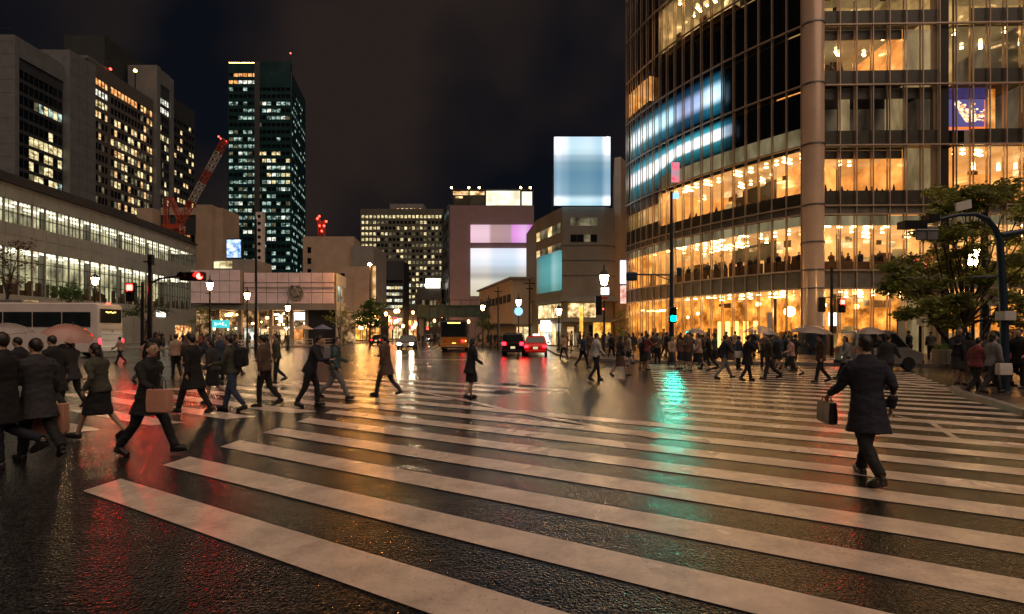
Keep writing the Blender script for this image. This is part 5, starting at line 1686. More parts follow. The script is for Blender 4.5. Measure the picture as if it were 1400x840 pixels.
# thin posts behind it
Yp_ = 24.6
sp = empty('sign_post', (X_(1345, Yp_), Yp_, .14), 'tall blue post carrying a pale round sign plate in front of the tree', 'sign post')
b = MB(); x = X_(1346, Yp_); b.tube([(x, Yp_, .1), (x, Yp_, Z_(284, Yp_))], [.2, .13], 10); b.build('post', M['metal_blue'], sp, True)
b = MB(); b.disc((X_(1353, Yp_), Yp_-.2, Z_(407, Yp_)), (0, 1, .0), .46, .04, 9); b.build('round_plate', M['sign_white'], sp)
b = MB()
for (dx, dz, w_) in ((-.1, .12, .3), (.05, .05, .4), (-.05, -.08, .3), (.02, -.16, .36)): b.cbox((X_(1353, Yp_)+dx, Yp_-.225, Z_(407, Yp_)+dz), (w_, .01, .03))
b.build('faint_lettering', M['metal_grey'], sp)
x = X_(1232, 26.8)
st = empty('stop_sign_stand', (x, 26.8, .14), 'pale bus stop panel on a post with a small green cap', 'bus stop sign')
b = MB(); b.box((x-.2, 26.75, 1.2), (x+.2, 26.82, Z_(434, 26.8))); b.build('panel', M['sign_white'], st)
b = MB(); b.tube([(x+.2, 26.8, .1), (x+.2, 26.8, Z_(434, 26.8))], .03, 6); b.tube([(x-.2, 26.8, .1), (x-.2, 26.8, Z_(434, 26.8))], .03, 6); b.build('post', M['metal_dark'], st)
b = MB(); b.disc((x-.1, 26.7, Z_(434, 26.8)), (0, 1, 0), .16, .05, 12); b.build('cap', pm('sign_green', (.05, .3, .1), .5), st)
x = X_(1258, 26.5)
st = empty('bollard_post', (x, 26.5, .14), 'slim black post topped by a small white plate near the planter', 'post')
b = MB(); b.tube([(x, 26.5, .1), (x, 26.5, Z_(446, 26.5))], .07, 8); b.build('post', M['metal_black'], st)
b = MB(); b.cbox((x, 26.5, Z_(440, 26.5)), (.32, .05, .36)); b.build('plate', M['sign_white'], st)
# dark service poles
def pole(label, px, Y, ytop, r0=.12, m='metal_black', bars=()):
    x = X_(px, Y)
    o = empty('utility_pole', (x, Y, 0), label, 'pole')
    b = MB(); b.tube([(x, Y, 0), (x, Y, 2), (x, Y, Z_(ytop, Y))], [r0, r0*.85, r0*.5], 8); b.build('shaft', M[m], o, True)
    if bars:
        b = MB()
        for z_, l in bars: b.cbox((x, Y-.1, Z_(z_, Y)), (l, .08, .1))
        b.build('crossbar', M[m], o)
    return o
pole('tall dark pole in front of the pink panels, right of two lanterns', 350, 44, 300, .15)
pole('tall dark pole right of the lantern with the round sign', 724, 46, 382, .13, bars=((388, 1.0), (395, .6)))
pole('dark pole left of the black car under the bridge end', 681, 56, 392, .13, bars=((399, .8),))
pole('slim pale pole before the glazed end of the pink panelled building', 465.5, 57, 405, .09, 'metal_grey')
pole('slim dark pole left of the small far lantern lamp', 668, 66, 404, .1, bars=((409, .7),))
# lit teal direction sign
x = X_(301, 64)
sg = empty('direction_sign', (x, 64, .14), 'small glowing teal sign with white lettering low under the hall end', 'sign')
b = MB(); b.box((X_(290, 64), 64, Z_(448.5, 64)), (X_(313, 64), 64.15, Z_(438, 64))); b.build('panel', M['sign_cyan'], sg)
b = MB()
for i, (dx, dz, w_, h_) in enumerate(((-.62, 0, .05, .4), (-.5, .1, .22, .06), (-.5, -.12, .22, .06), (-.22, 0, .3, .06), (.02, .08, .05, .3), (.12, 0, .2, .06), (.3, .02, .05, .4), (.42, -.12, .2, .06), (.42, .14, .2, .06), (.72, -.16, .12, .16))):
    b.cbox((x+dx, 63.96, Z_(443.3, 64)+dz), (w_, .03, h_))
b.build('lettering', M['sign_letter'], sg)
b = MB(); b.tube([(x-.6, 64.1, .1), (x-.6, 64.1, Z_(448, 64))], .05, 6); b.tube([(x+.6, 64.1, .1), (x+.6, 64.1, Z_(448, 64))], .05, 6); b.build('post', M['metal_dark'], sg)
# guard rails along the far left kerb
for k, (a_, c_) in enumerate((((-30.6, 56.8), (-28.0, 59.4)), ((-26.6, 61.5), (-26.1, 67)), ((-26.0, 68), (-25.6, 73)))):
    a_, c_ = V((*a_, .14)), V((*c_, .14))
    o = empty('guard_rail', a_, 'low tubular guard rail along the kerb below the pink panels', 'guard rail', 'guard rails at the far kerb')
    b = MB(); b.tube([a_ + up*.75, c_ + up*.75], .04, 6); b.tube([a_ + up*.4, c_ + up*.4], .03, 6); b.build('rail', M['sign_white'], o)
    for t in (0, .5, 1):
        b = MB(); p = a_.lerp(c_, t); b.tube([p - up*.02, p + up*.78], .045, 6); b.build('post', M['sign_white'], o)
# cafe parasols
for (px_, Y_, m, lab) in ((441, 68, ('parasol_blue', (.06, .09, .2)), 'dark blue cafe parasol beneath the pink panelled building'), (415, 69, ('parasol_cream', (.55, .45, .32)), 'cream cafe parasol glowing below the round relief'),
                          (378, 68, ('parasol_tan', (.3, .22, .15)), 'tan cafe parasol left of the lantern by the relief')):
    pm(m[0], m[1], .8); x = X_(px_, Y_)
    o = empty('parasol', (x, Y_, .14), lab, 'parasol')
    b = MB(); b.lathe([(1.35, 2.2), (1.33, 2.24), (.7, 2.55), (.04, 2.85)], (x, Y_, 0), 8); b.build('canopy', M[m[0]], o)
    b = MB(); b.tube([(x, Y_, .1), (x, Y_, 2.8)], .03, 6); b.build('pole', M['metal_dark'], o)
# string of festoon lamps in the street
fs = random.Random(3)
for k in range(70):
    px_, Y_ = (fs.uniform(470, 566), fs.uniform(78, 140)) if k % 3 else (fs.uniform(575, 660), fs.uniform(96, 150))
    z_ = Z_(fs.uniform(424, 452), Y_)
    x = X_(px_, Y_)
    z_ = max(z_, 2.6)
    o = empty('shop_lantern', (x, Y_, z_), 'small glowing lantern hung on its post in the far shopping street', 'lantern', 'lanterns in the far shopping street')
    b = MB(); b.lathe([(.1, -.3), (.24, -.15), (.24, .15), (.1, .3)], (x, Y_, z_), 8); b.build('globe', M[fs.choice(['bulb_orange', 'bulb_warm', 'bulb_orange', 'bulb_warm', 'bulb_red'])], o)
    b = MB(); b.tube([(x, Y_+.3, 0), (x, Y_+.3, z_+.4), (x, Y_, z_+.38)], .04, 5); b.build('post', M['metal_dark'], o)

# ------------------------------------------------------------------ cranes
def lattice(b, p0, p1, w_, n, r, mats):
    p0, p1 = V(p0), V(p1); d = (p1-p0).normalized()
    a = d.cross(V((0, 1, 0))).normalized()*w_/2; c = V((0, w_/2, 0))
    cs = [a+c, a-c, -a-c, -a+c]
    for i in range(n):
        m = mats(i)
        q0, q1 = p0.lerp(p1, i/n), p0.lerp(p1, (i+1)/n)
        for k in range(4):
            b.tube([q0+cs[k], q1+cs[k]], r, 4, m)
            b.tube([q0+cs[k], q1+cs[(k+1) % 4]], r*.7, 4, m)
            b.tube([q1+cs[k], q1+cs[(k+1) % 4]], r*.7, 4, m)
Yr = 112.0
P_ = lambda x, y: at(x, y, Yr)
cr = empty('tower_crane', (X_(243, Yr), Yr, 0), 'red and white lattice tower crane raised between the hotel slab and the green tower', 'crane')
b = MB(); lattice(b, (X_(244, Yr), Yr, 10), P_(244, 309), 1.6, 14, .14, lambda i: i % 2); b.build('mast', [M['crane_red'], M['crane_white']], cr)
b = MB(); lattice(b, P_(244, 310), P_(308, 192), 1.0, 14, .1, lambda i: 1 if 4 <= i <= 6 or 9 <= i <= 11 else 0); b.build('jib', [M['crane_red'], M['crane_white']], cr)
b = MB(); lattice(b, P_(246, 300), P_(233, 271), .8, 6, .09, lambda i: 0); b.build('back_mast', [M['crane_red'], M['crane_white']], cr)
b = MB(); lattice(b, P_(228, 312), P_(227, 272), .7, 6, .09, lambda i: 0); b.build('counter_mast', [M['crane_red'], M['crane_white']], cr)
b = MB(); b.tube([P_(233, 271), P_(303, 197)], .05, 4); b.tube([P_(308, 192), P_(306, 240)], .05, 4); b.tube([P_(233, 271), P_(228, 312)], .06, 4); b.build('cable', M['metal_dark'], cr)
b = MB(); c = P_(238, 311); b.cbox((c.x, Yr, c.z), (3.6, 2.4, 1.0)); b.build('machine_deck', M['crane_red'], cr)
items = []
for (px_, py_) in ((299, 187), (309, 193), (302, 190)):
    q = MB(); q.ell(P_(px_, py_), (.2, .2, .2), 8); items.append((q, M['bulb_red']))
many('warning_light', items, cr, lambda m: 1)
Yr = 142.0
c2 = empty('rooftop_crane', at(439, 322, Yr), 'small red lit lattice derrick on top of the beige block', 'crane')
b = MB(); lattice(b, at(440, 324, Yr), at(439, 306, Yr), 1.4, 4, .12, lambda i: 0); lattice(b, at(439, 307, Yr), at(433, 299, Yr), .7, 3, .09, lambda i: 0); lattice(b, at(440, 307, Yr), at(446, 303, Yr), .7, 3, .09, lambda i: 0); b.build('lattice', [M['crane_red']], c2)
items = []
for (px_, py_) in ((434, 299), (436.5, 296), (446, 303), (437, 309), (443, 309), (440, 316)):
    q = MB(); q.ell(at(px_, py_, Yr-.6), (.32, .32, .32), 8); items.append((q, M['bulb_red']))
many('red_lamp', items, c2, lambda m: 1)

# ------------------------------------------------------------------ trees and plants
def leafmat(name, col):
    m, n, p = mat(name)
    g = n.nodes.new('ShaderNodeNewGeometry'); t = n.nodes.new('ShaderNodeTexNoise'); t.inputs['Scale'].default_value = 1.6
    n.links.new(g.outputs['Position'], t.inputs['Vector'])
    r = n.nodes.new('ShaderNodeValToRGB')
    r.color_ramp.elements[0].position = .3; r.color_ramp.elements[1].position = .7
    r.color_ramp.elements[0].color = tuple(c*.5 for c in col) + (1,); r.color_ramp.elements[1].color = tuple(min(1, c*1.5) for c in col) + (1,)
    n.links.new(t.outputs[0], r.inputs[0]); n.links.new(r.outputs[0], p.inputs['Base Color'])
    p.inputs['Roughness'].default_value = .45
    tl = n.nodes.new('ShaderNodeBsdfTranslucent'); n.links.new(r.outputs[0], tl.inputs[0])
    mx = n.nodes.new('ShaderNodeMixShader'); mx.inputs[0].default_value = .4
    n.links.new(p.outputs[0], mx.inputs[1]); n.links.new(tl.outputs[0], mx.inputs[2])
    n.links.new(mx.outputs[0], n.nodes['Material Output'].inputs[0])
    M[name] = m
leafmat('leaf_green', (.19, .21, .045)); leafmat('leaf_dark', (.05, .08, .025)); leafmat('leaf_rust', (.12, .055, .03)); leafmat('leaf_bright', (.07, .15, .03))
tr = random.Random(77)
def leaf(b, c, s_):
    a = V((tr.gauss(0, 1), tr.gauss(0, 1), tr.gauss(0, .5))).normalized()
    d = a.cross(V((tr.gauss(0, 1), tr.gauss(0, 1), tr.gauss(0, 1)))).normalized()
    b.add([c - a*s_, c + d*s_*.42, c + a*s_, c - d*s_*.42], [(0, 1, 2, 3)])
def tree(name, label, cat, base, clumps, leafm, lsize, nleaf, trunk_r, fork, group=None):
    o = empty(name, base, label, cat, group)
    base = V(base)
    b = MB(); fork = V(fork)
    mid = base.lerp(fork, .5) + V((tr.uniform(-.1, .1), 0, 0))
    b.tube([base - up*.05, base + up*.1, mid, fork], [trunk_r*1.4, trunk_r*1.1, trunk_r*.9, trunk_r*.75], 8)
    b.build('trunk', M['bark'], o, True)
    for c, r in clumps:
        c = V(c); b = MB()
        k = fork.lerp(c, .45) + V((tr.uniform(-.3, .3), tr.uniform(-.2, .2), tr.uniform(.0, .35)))*min(1, (c-fork).length*.25)
        b.tube([fork - (fork-base)*.12*tr.random(), k, c], [trunk_r*.5, trunk_r*.3, trunk_r*.1], 6)
        for j in range(3):
            e = c + V((tr.gauss(0, .5), tr.gauss(0, .5), tr.gauss(0, .25)))*r
            b.tube([k.lerp(c, .4+.2*j), e], [trunk_r*.16, trunk_r*.05], 5)
        b.build('limb', M['bark'], o, True)
    b = MB()
    for c, r in clumps:
        c = V(c)
        subs = [c + V((tr.gauss(0, .5), tr.gauss(0, .5), tr.gauss(0, .26)))*r for _ in range(9)]
        for i in range(nleaf):
            s0 = tr.choice(subs)
            leaf(b, s0 + V((tr.gauss(0, .31), tr.gauss(0, .31), tr.gauss(0, .15)))*r, lsize*tr.uniform(.6, 1.3))
    b.build('crown', M[leafm], o)
    return o
TY = 23.6
cl = []
for (px_, py_, r) in ((1296, 268, .75), (1318, 262, .7), (1352, 268, .8), (1378, 264, .7), (1290, 285, .5), (1330, 284, .5), (1395, 292, .7), (1275, 318, .5), (1300, 325, .7), (1330, 312, .7), (1320, 345, .6), (1386, 330, .6),
                      (1232, 372, .7), (1256, 362, .7), (1222, 392, .6), (1248, 398, .8), (1278, 385, .8), (1298, 370, .7), (1270, 420, .7), (1292, 440, .6), (1312, 415, .6), (1240, 430, .5), (1388, 375, .8), (1395, 410, .8), (1380, 440, .6), (1345, 380, .5), (1412, 350, .9), (1425, 280, .8), (1420, 420, .9)):
    Y_ = TY + tr.uniform(-1.6, 1.4); cl.append((at(px_, py_, Y_), r))
tree('street_tree', 'leafy street tree with layered boughs in front of the lit glass tower', 'tree', (X_(1322, TY), TY, .14), cl, 'leaf_green', .115, 700, .12, at(1318, 440, TY))
b = MB(); t_ = [o for o in bpy.data.objects if o.name.startswith('street_tree')][0]
for (px_, py_) in ((1250, 400), (1290, 330), (1375, 400)):
    b.tube([(X_(1326, TY), TY, .2), at((px_+1320)/2, (py_+490)/2+8, TY), at(px_, py_, TY)], [.13, .09, .04], 7)
b.build('stem', M['bark'], t_, True)
Y_ = 60
cl = [(at(px_, py_, Y_ + tr.uniform(-.8, .8)), r) for px_, py_, r in ((505, 420, 1.0), (497, 430, 1.0), (513, 430, 1.0), (505, 438, 1.1), (494, 442, .8), (516, 443, .8), (506, 414, .7))]
tree('round_tree', 'small round green tree under the orange lamp at the street corner', 'tree', (X_(506, Y_), Y_, .1), cl, 'leaf_bright', .15, 480, .12, at(506, 448, Y_))
cl = [(at(px_, py_, 64 + tr.uniform(-.8, .8)), r) for px_, py_, r in ((462, 431, 1.0), (472, 436, .9), (452, 437, .9), (466, 442, .8))]
tree('small_tree', 'thin green tree before the glazed end of the pink building', 'tree', (X_(463, 64), 64, .14), cl, 'leaf_green', .12, 150, .09, at(463, 450, 64))
cl = [(at(px_, py_, 46 + tr.uniform(-.8, .8)), r) for px_, py_, r in ((8, 345, 1.2), (25, 360, 1.0), (5, 375, 1.2), (30, 335, .9), (22, 388, .9), (-8, 355, 1.2))]
tree('rust_tree', 'sparse rusty leaved tree at the left edge behind the coach', 'tree', (X_(10, 46), 46, 0), cl, 'leaf_rust', .14, 150, .13, at(10, 400, 46))
cl = [(at(px_, py_, 47 + tr.uniform(-.8, .8)), r) for px_, py_, r in ((95, 396, 1.0), (84, 400, .9), (106, 401, .9), (95, 406, 1.0))]
tree('green_tree', 'small dark green tree showing above the coach roof', 'tree', (X_(95, 47), 47, 0), cl, 'leaf_bright', .12, 300, .12, at(95, 415, 47))
cl = [(at(px_, py_, 58 + tr.uniform(-.5, .5)), r) for px_, py_, r in ((190, 424, .9), (205, 420, 1.0), (220, 426, .9), (178, 428, .8))]
tree('green_tree', 'dark bushy tree behind the traffic signal poles under the hall', 'tree', (X_(200, 58), 58, .14), cl, 'leaf_dark', .13, 260, .12, at(200, 440, 58))
cl = [(at(px_, py_, 68 + tr.uniform(-.5, .5)), r) for px_, py_, r in ((272, 430, .8), (280, 436, .8), (266, 440, .8), (276, 424, .7))]
tree('small_tree', 'thin yellowish tree left of the glowing teal sign', 'tree', (X_(273, 68), 68, .14), cl, 'leaf_green', .13, 130, .09, at(273, 448, 68))
cl = [(at(px_, py_, 46 + tr.uniform(-.5, .5)), r) for px_, py_, r in ((847, 430, .5), (850, 440, .6), (846, 450, .6), (852, 458, .5))]
tree('small_tree', 'slim leafy tree between corner store and glass tower', 'tree', (X_(849, 46), 46, .14), cl, 'leaf_green', .1, 140, .06, at(849, 462, 46))
for (px_, Y_, lab) in ((660, 74, 'thin tree by the far lamp right of the orange bus'), (586, 98, 'thin tree under the bridge left of the orange bus'), (668, 84, 'thin tree under the right end of the bridge')):
    cl = [(at(px_ + a_, 442 + c_, Y_ + tr.uniform(-.5, .5)), 1.0) for a_, c_ in ((0, -8), (6, 0), (-6, 0), (0, 4))]
    tree('small_tree', lab, 'tree', (X_(px_, Y_), Y_, 0), cl, 'leaf_bright', .15, 110, .09, at(px_, 455, Y_))
# planter with low shrub
x = X_(1296, 26.4)
pl_ = empty('planter', (x, 26.4, .14), 'square stone planter with a low trimmed shrub at the kerb by the tower', 'planter')
b = MB(); b.cbox((x, 26.4, .5), (.95, .95, .75)); bevel(b.build('stone_box', M['granite'], pl_), .03)
b = MB()
for i in range(500): leaf(b, V((x + tr.uniform(-.45, .45), 26.4 + tr.uniform(-.45, .45), .9 + abs(tr.gauss(0, .13)))), .07)
b.build('shrub', M['leaf_bright'], pl_)
# ------------------------------------------------------------------ people
pm('skin', (.42, .26, .18), .5, var=.08)
pm('hair', (.012, .009, .008), .45, var=.2)
pm('shoe', (.018, .015, .014), .35)
CL = {}
for nm, c in dict(navy=(.009, .011, .020), black=(.008, .008, .009), charcoal=(.028, .028, .031), brown=(.085, .05, .035), beige=(.34, .23, .17), white=(.5, .48, .45),
                  grey=(.17, .17, .18), wine=(.16, .035, .04), teal=(.05, .085, .09), denim=(.03, .045, .085), pink=(.42, .23, .2), olive=(.05, .05, .035)).items():
    CL[nm] = pm('cloth_' + nm, c, .85, var=.22, scale=6)
pr = random.Random(21)
POSES = {
    'stand': dict(lt=2, lk=3, rt=-1, rk=2, la=2, le=12, ra=4, re=16),
    'stand2': dict(lt=8, lk=10, rt=-2, rk=2, la=6, le=20, ra=25, re=85),
    'walk1': dict(lt=27, lk=8, rt=-18, rk=26, la=-20, le=12, ra=22, re=26),
    'walk2': dict(lt=-18, lk=28, rt=26, rk=6, la=22, le=28, ra=-20, re=12),
    'mid': dict(lt=6, lk=4, rt=2, rk=48, la=-6, le=14, ra=8, re=18),
    'brolly': dict(lt=22, lk=8, rt=-14, rk=24, la=-8, le=15, ra=32, re=108),
    'brolly2': dict(lt=3, lk=3, rt=-2, rk=3, la=2, le=15, ra=30, re=112),
    'stoop': dict(lt=20, lk=14, rt=-12, rk=22, la=20, le=40, ra=34, re=50, lean=17),
    'bag': dict(lt=20, lk=6, rt=-16, rk=26, la=4, le=8, ra=3, re=4),
}
def joints(P):
    p = dict(lean=3, out=7); p.update(P)
    J = {}
    hips = V((0, 0, .92))
    def leg(sx, t, k):
        h = V((sx*.092, 0, .90)); t, k = rad(t), rad(k)
        kn = h + V((sx*.012, math.sin(t), -math.cos(t)))*.43
        an = kn + V((0, math.sin(t-k), -math.cos(t-k)))*.41
        pit = (t-k)*.55
        toe = an + V((sx*.03, math.cos(pit)*.17, math.sin(pit)*.17 - .055))
        heel = an + V((0, -.05*math.cos(pit), -.05))
        return [h, kn, an, toe, heel]
    J['L'], J['R'] = leg(-1, p['lt'], p['lk']), leg(1, p['rt'], p['rk'])
    low = min(min(q.z for q in J['L'][2:]) , min(q.z for q in J['R'][2:])) - .03
    R = Matrix.Rotation(-rad(p['lean']), 3, 'X')
    def up_(v): return hips + R @ (V(v) - hips)
    J['up'] = up_
    def arm(sx, a, e):
        s_ = up_((sx*.185, -.005, 1.415)); a, e, o = rad(a), rad(e), rad(p['out'])
        d1 = V((sx*math.sin(o), math.sin(a)*math.cos(o), -math.cos(a)*math.cos(o)))
        el = s_ + d1*.29
        d2 = V((sx*math.sin(o)*.2 - (sx*.25 if e > 1 else 0), math.sin(a+e), -math.cos(a+e))).normalized()
        wr = el + d2*.245
        return [s_, el, wr, d2]
    J['A'], J['B'] = arm(-1, p['la'], p['le']), arm(1, p['ra'], p['re'])
    J['dz'] = -low
    return J
def ring(c, a, b, n=14, R=None):
    out = []
    for k in range(n):
        t = 2*math.pi*k/n
        v = V((a*math.cos(t), b*math.sin(t), 0))
        out.append(V(c) + (R @ v if R else v))
    return out
SHOP = bpy.data.scenes.new('workshop')      # a scratch scene to grow the figures in, removed at the end
def finish(mb, name, mats, vox, smooth=2, wrinkle=0.0, facemat=None, seed=0):
    me = mb.mesh(name)
    o = bpy.data.objects.new(name, me); SHOP.collection.objects.link(o)
    m = o.modifiers.new('r', 'REMESH'); m.mode = 'VOXEL'; m.voxel_size = vox; m.adaptivity = 0
    s_ = o.modifiers.new('s', 'SMOOTH'); s_.factor = .5; s_.iterations = smooth
    VL = SHOP.view_layers[0]; VL.update(); dg = VL.depsgraph
    out = bpy.data.meshes.new_from_object(o.evaluated_get(dg))
    bpy.data.objects.remove(o); bpy.data.meshes.remove(me)
    out.name = name
    out.materials.clear()
    for mm in mats: out.materials.append(mm)
    n = len(out.polygons)
    out.polygons.foreach_set('use_smooth', [True]*n)
    out.polygons.foreach_set('material_index', [0]*n)
    if wrinkle:
        for v in out.vertices:
            q = v.co
            f = noise.noise(V((q.x*9 + seed, q.y*9, q.z*16))) + .5*noise.noise(V((q.x*22, q.y*22 + seed, q.z*30)))
            v.co = q + v.normal*f*wrinkle
    if facemat:
        for pl in out.polygons: pl.material_index = facemat(pl.center)
    return out
def person_parts(pose, outfit, vox, female, seed, jit=None):
    """body, jacket, trousers or skirt, hair, shoes as meshes in the person's own space"""
    P = dict(POSES[pose])
    if jit is not None:      # no two walkers stride alike
        jr = random.Random(jit)
        f = jr.uniform(.55, 1.12)
        for k_ in ('lt', 'rt', 'la'): P[k_] = P[k_]*f + jr.uniform(-4, 4)
        if P.get('re', 0) < 60: P['ra'] = P['ra']*jr.uniform(.3, 1.2); P['re'] = P['re'] + jr.uniform(-6, 40)
        P['le'] = max(4, P['le'] + jr.uniform(-6, 45)); P['lk'] = max(3, P['lk']*jr.uniform(.7, 1.4)); P['rk'] = max(3, P['rk']*jr.uniform(.7, 1.4))
        P['lean'] = P.get('lean', 3) + jr.uniform(-2, 5); P['out'] = jr.uniform(4, 12)
    J = joints(P); U = J['up']; dz = V((0, 0, J['dz']))
    lean = P.get('lean', 3)
    R = Matrix.Rotation(-rad(lean), 3, 'X')
    fine = vox < .02
    sw = .93 if female else 1.0
    def tor(rs, grow=0.0):
        return [[q + dz for q in ring(U((0, y, z)), a*sw + grow, b + grow, R=R)] for z, a, b, y in rs]
    # body
    B = MB()
    B.rings(tor([(.86, .13, .10, 0), (.92, .165, .115, 0), (1.0, .155, .11, 0), (1.09, .135, .095, .005), (1.26, .155, .11, .01), (1.38, .17, .105, 0), (1.455, .12, .075, -.01), (1.50, .066, .062, -.005), (1.56, .055, .056, .01)]))
    hc = U((0, .02, 1.645)) + dz
    B.ell(hc, (.074, .094, .112), 18, M=R)
    B.ell(U((0, .045, 1.588)) + dz, (.054, .062, .058), 14, M=R)
    B.ell(U((0, .117, 1.632)) + dz, (.014, .022, .026), 8, M=R)
    for s_ in (-1, 1):
        B.ell(U((s_*.076, .01, 1.635)) + dz, (.014, .022, .034), 8, M=R)
        B.ell(U((s_*.03, .098, 1.662)) + dz, (.024, .014, .010), 8, M=R)
    B.ell(U((0, .108, 1.594)) + dz, (.026, .012, .008), 8, M=R)
    for A, s_ in ((J['A'], -1), (J['B'], 1)):
        sh, el, wr, d2 = A
        B.tube([q + dz for q in (sh + V((-s_*.06, 0, -.005)), sh + V((-s_*.03, 0, -.025)), sh.lerp(el, .3), sh.lerp(el, .6), el, el.lerp(wr, .35), wr)], [.034, .036, .038, .038, .034, .034, .026], 10)
        hz = d2.cross(V((0, 0, 1)))
        side = V((s_, 0, 0)) if hz.length < .5 else V((s_*.4, 0, 0)) + V((0, 0, .6))
        fwd = V((0, 1, 0)) if abs(d2.y) < .7 else V((-s_, 0, .3))
        fwd = (fwd - d2*fwd.dot(d2)).normalized()
        palm = wr + d2*.05 + dz
        nrm_ = d2.cross(fwd).normalized()
        Mx = Matrix((fwd, nrm_, d2)).transposed()
        B.ell(palm, (.038, .018, .052), 10, M=Mx)
        fr = .0095 if fine else .012
        curl = -nrm_*s_ if abs(d2.y) < .7 else nrm_
        for i, L in enumerate((.062, .072, .066, .05)):
            f0 = palm + d2*.035 + fwd*(.027 - .018*i)
            f1 = f0 + (d2*.85 + curl*.4).normalized()*L*.55
            f2 = f1 + (d2*.35 + curl*.95).normalized()*L*.55
            B.tube([f0, f1, f2], [fr, fr*.95, fr*.75], 6)
        t0 = palm - d2*.02 + fwd*.03
        B.tube([t0, t0 + (fwd*.7 + d2*.7)*.035, t0 + (fwd*.45 + d2*.9 + curl*.4)*.06], [fr*1.2, fr*1.05, fr*.8], 6)
    for Lg in (J['L'], J['R']):
        h, kn, an, toe, heel = Lg
        B.tube([q + dz for q in (h + V((0, 0, .03)), h.lerp(kn, .5), kn, kn.lerp(an, .3), an)], [.082, .07, .052, .052, .036], 10)
        B.tube([q + dz for q in (heel + V((0, 0, .02)), an.lerp(toe, .45) + V((0, 0, -.015)), toe)], [.036, .04, .03], 8)
    hz_ = hc.copy()
    def fm(c):
        q = R.inverted() @ (c - hc)
        if abs(abs(q.x) - .031) < .013 and abs(q.z - .017) < .008 and q.y > .06: return 1
        if abs(q.x) < .024 and abs(q.z + .052) < .008 and q.y > .06: return 2
        return 0
    body = finish(B, 'person', [M['skin'], M['hair'], M['cloth_wine']], vox if not fine else .0105, 2, facemat=fm if fine else None)
    parts = [('person', body)]
    # jacket or coat
    top, low, hem = outfit
    K = MB()
    g = .026
    walk = abs(P['lt'] - P['rt'])/45
    prof = [(hem, .175 + .03*(hem < .8) + .03*female*(hem < .8), .125 + .06*walk*(hem < .8) + .02, -.005), ((hem+1.05)/2 if hem < .8 else .93, .17, .125 + .02*walk, 0), (1.0, .155, .115, 0), (1.10, .145 - .012*female, .10, .005), (1.26, .162, .118, .01), (1.38, .178, .112, 0), (1.445, .132, .082, -.008), (1.485, .085, .07, -.006), (1.535, .045, .05, .004)]
    K.rings(tor(prof, g))
    for A, s_ in ((J['A'], -1), (J['B'], 1)):
        sh, el, wr, d2 = A
        K.tube([q + dz for q in (sh + V((-s_*.075, 0, .012)), sh + V((-s_*.022, 0, -.004)), sh + V((s_*.004, 0, -.05)), sh.lerp(el, .55), el, el.lerp(wr, .5), wr)], [.05, .064, .069, .062, .055, .053, .046], 12)
    parts.append(('jacket', finish(K, 'jacket', [CL['navy']], max(vox, .014), 2, .010, seed=seed)))
    # trousers or skirt
    T = MB()
    if low == 'trousers':
        T.rings(tor([(.82, .13, .11, 0), (.90, .172, .125, 0), (1.0, .16, .115, 0), (1.06, .145, .105, 0)], .012))
        for Lg in (J['L'], J['R']):
            h, kn, an, toe, heel = Lg
            T.tube([q + dz for q in (h + V((0, 0, .05)), h.lerp(kn, .4), kn, kn.lerp(an, .5), an + V((0, 0, .0)))], [.105, .092, .073, .066, .06], 12)
        parts.append(('trousers', finish(T, 'trousers', [CL['black']], max(vox, .014), 2, .010, seed=seed+3)))
    else:
        mid = (J['L'][1] + J['R'][1])/2
        T.rings([[q + dz for q in ring((0, 0, 1.06), .15, .11)], [q + dz for q in ring((0, 0, .92), .185, .135)], [q + dz for q in ring((mid.x, mid.y, .66), .2, .15 + .06*walk)], [q + dz for q in ring((mid.x, mid.y, .47), .22, .17 + .09*walk)]])
        parts.append(('skirt', finish(T, 'skirt', [CL['black']], max(vox, .014), 3, .008, seed=seed+3)))
    # shoes
    for Lg in (J['L'], J['R']):
        h, kn, an, toe, heel = Lg
        F_ = MB()
        F_.tube([q + dz for q in (heel + V((0, -.01, .012)), an.lerp(heel, .3) + V((0, .01, -.005)), an.lerp(toe, .5) + V((0, 0, -.008)), toe + V((0, .015, .0)))], [.04, .046, .046, .034], 10)
        F_.tube([q + dz for q in (heel + V((0, -.02, -.012)), (heel+toe)/2 + V((0, 0, -.012)), toe + V((0, .02, -.012)))], [.034, .04, .036], 8)
        parts.append(('shoe', finish(F_, 'shoe', [M['shoe']], max(vox*.7, .009), 1)))
    # hair
    Hh = MB(); Hh.ell(V((0, 0, 0)), (.081, .100, .114), 26)
    if female:
        Hh.ell(V((0, -.055, -.09)), (.074, .052, .12), 16)
    vs = []
    for v in Hh.v:
        q = V(v)
        if q.y > .045 and q.z < .045: q = q*.72
        elif q.z < -.03 and not female: q = V((q.x*.86, q.y*(.98 if q.y < -.03 else .8), q.z*.95))
        n_ = noise.noise(V((q.x*40, q.y*40, q.z*16)) + V((seed, 0, 0))) + .6*noise.noise(V((q.x*90, q.y*90, q.z*30)))
        q = q*(1 + .07*n_)
        vs.append(tuple(R @ q + hc + R @ V((0, -.018, .012))))
    Hh.v = vs
    me = Hh.mesh('hair'); me.materials.append(M['hair']); me.polygons.foreach_set('use_smooth', [True]*len(me.polygons))
    parts.append(('hair', me))
    hands = {'R': J['B'][2] + J['B'][3]*.09 + dz, 'L': J['A'][2] + J['A'][3]*.09 + dz}
    return parts, hands
CACHE = {}
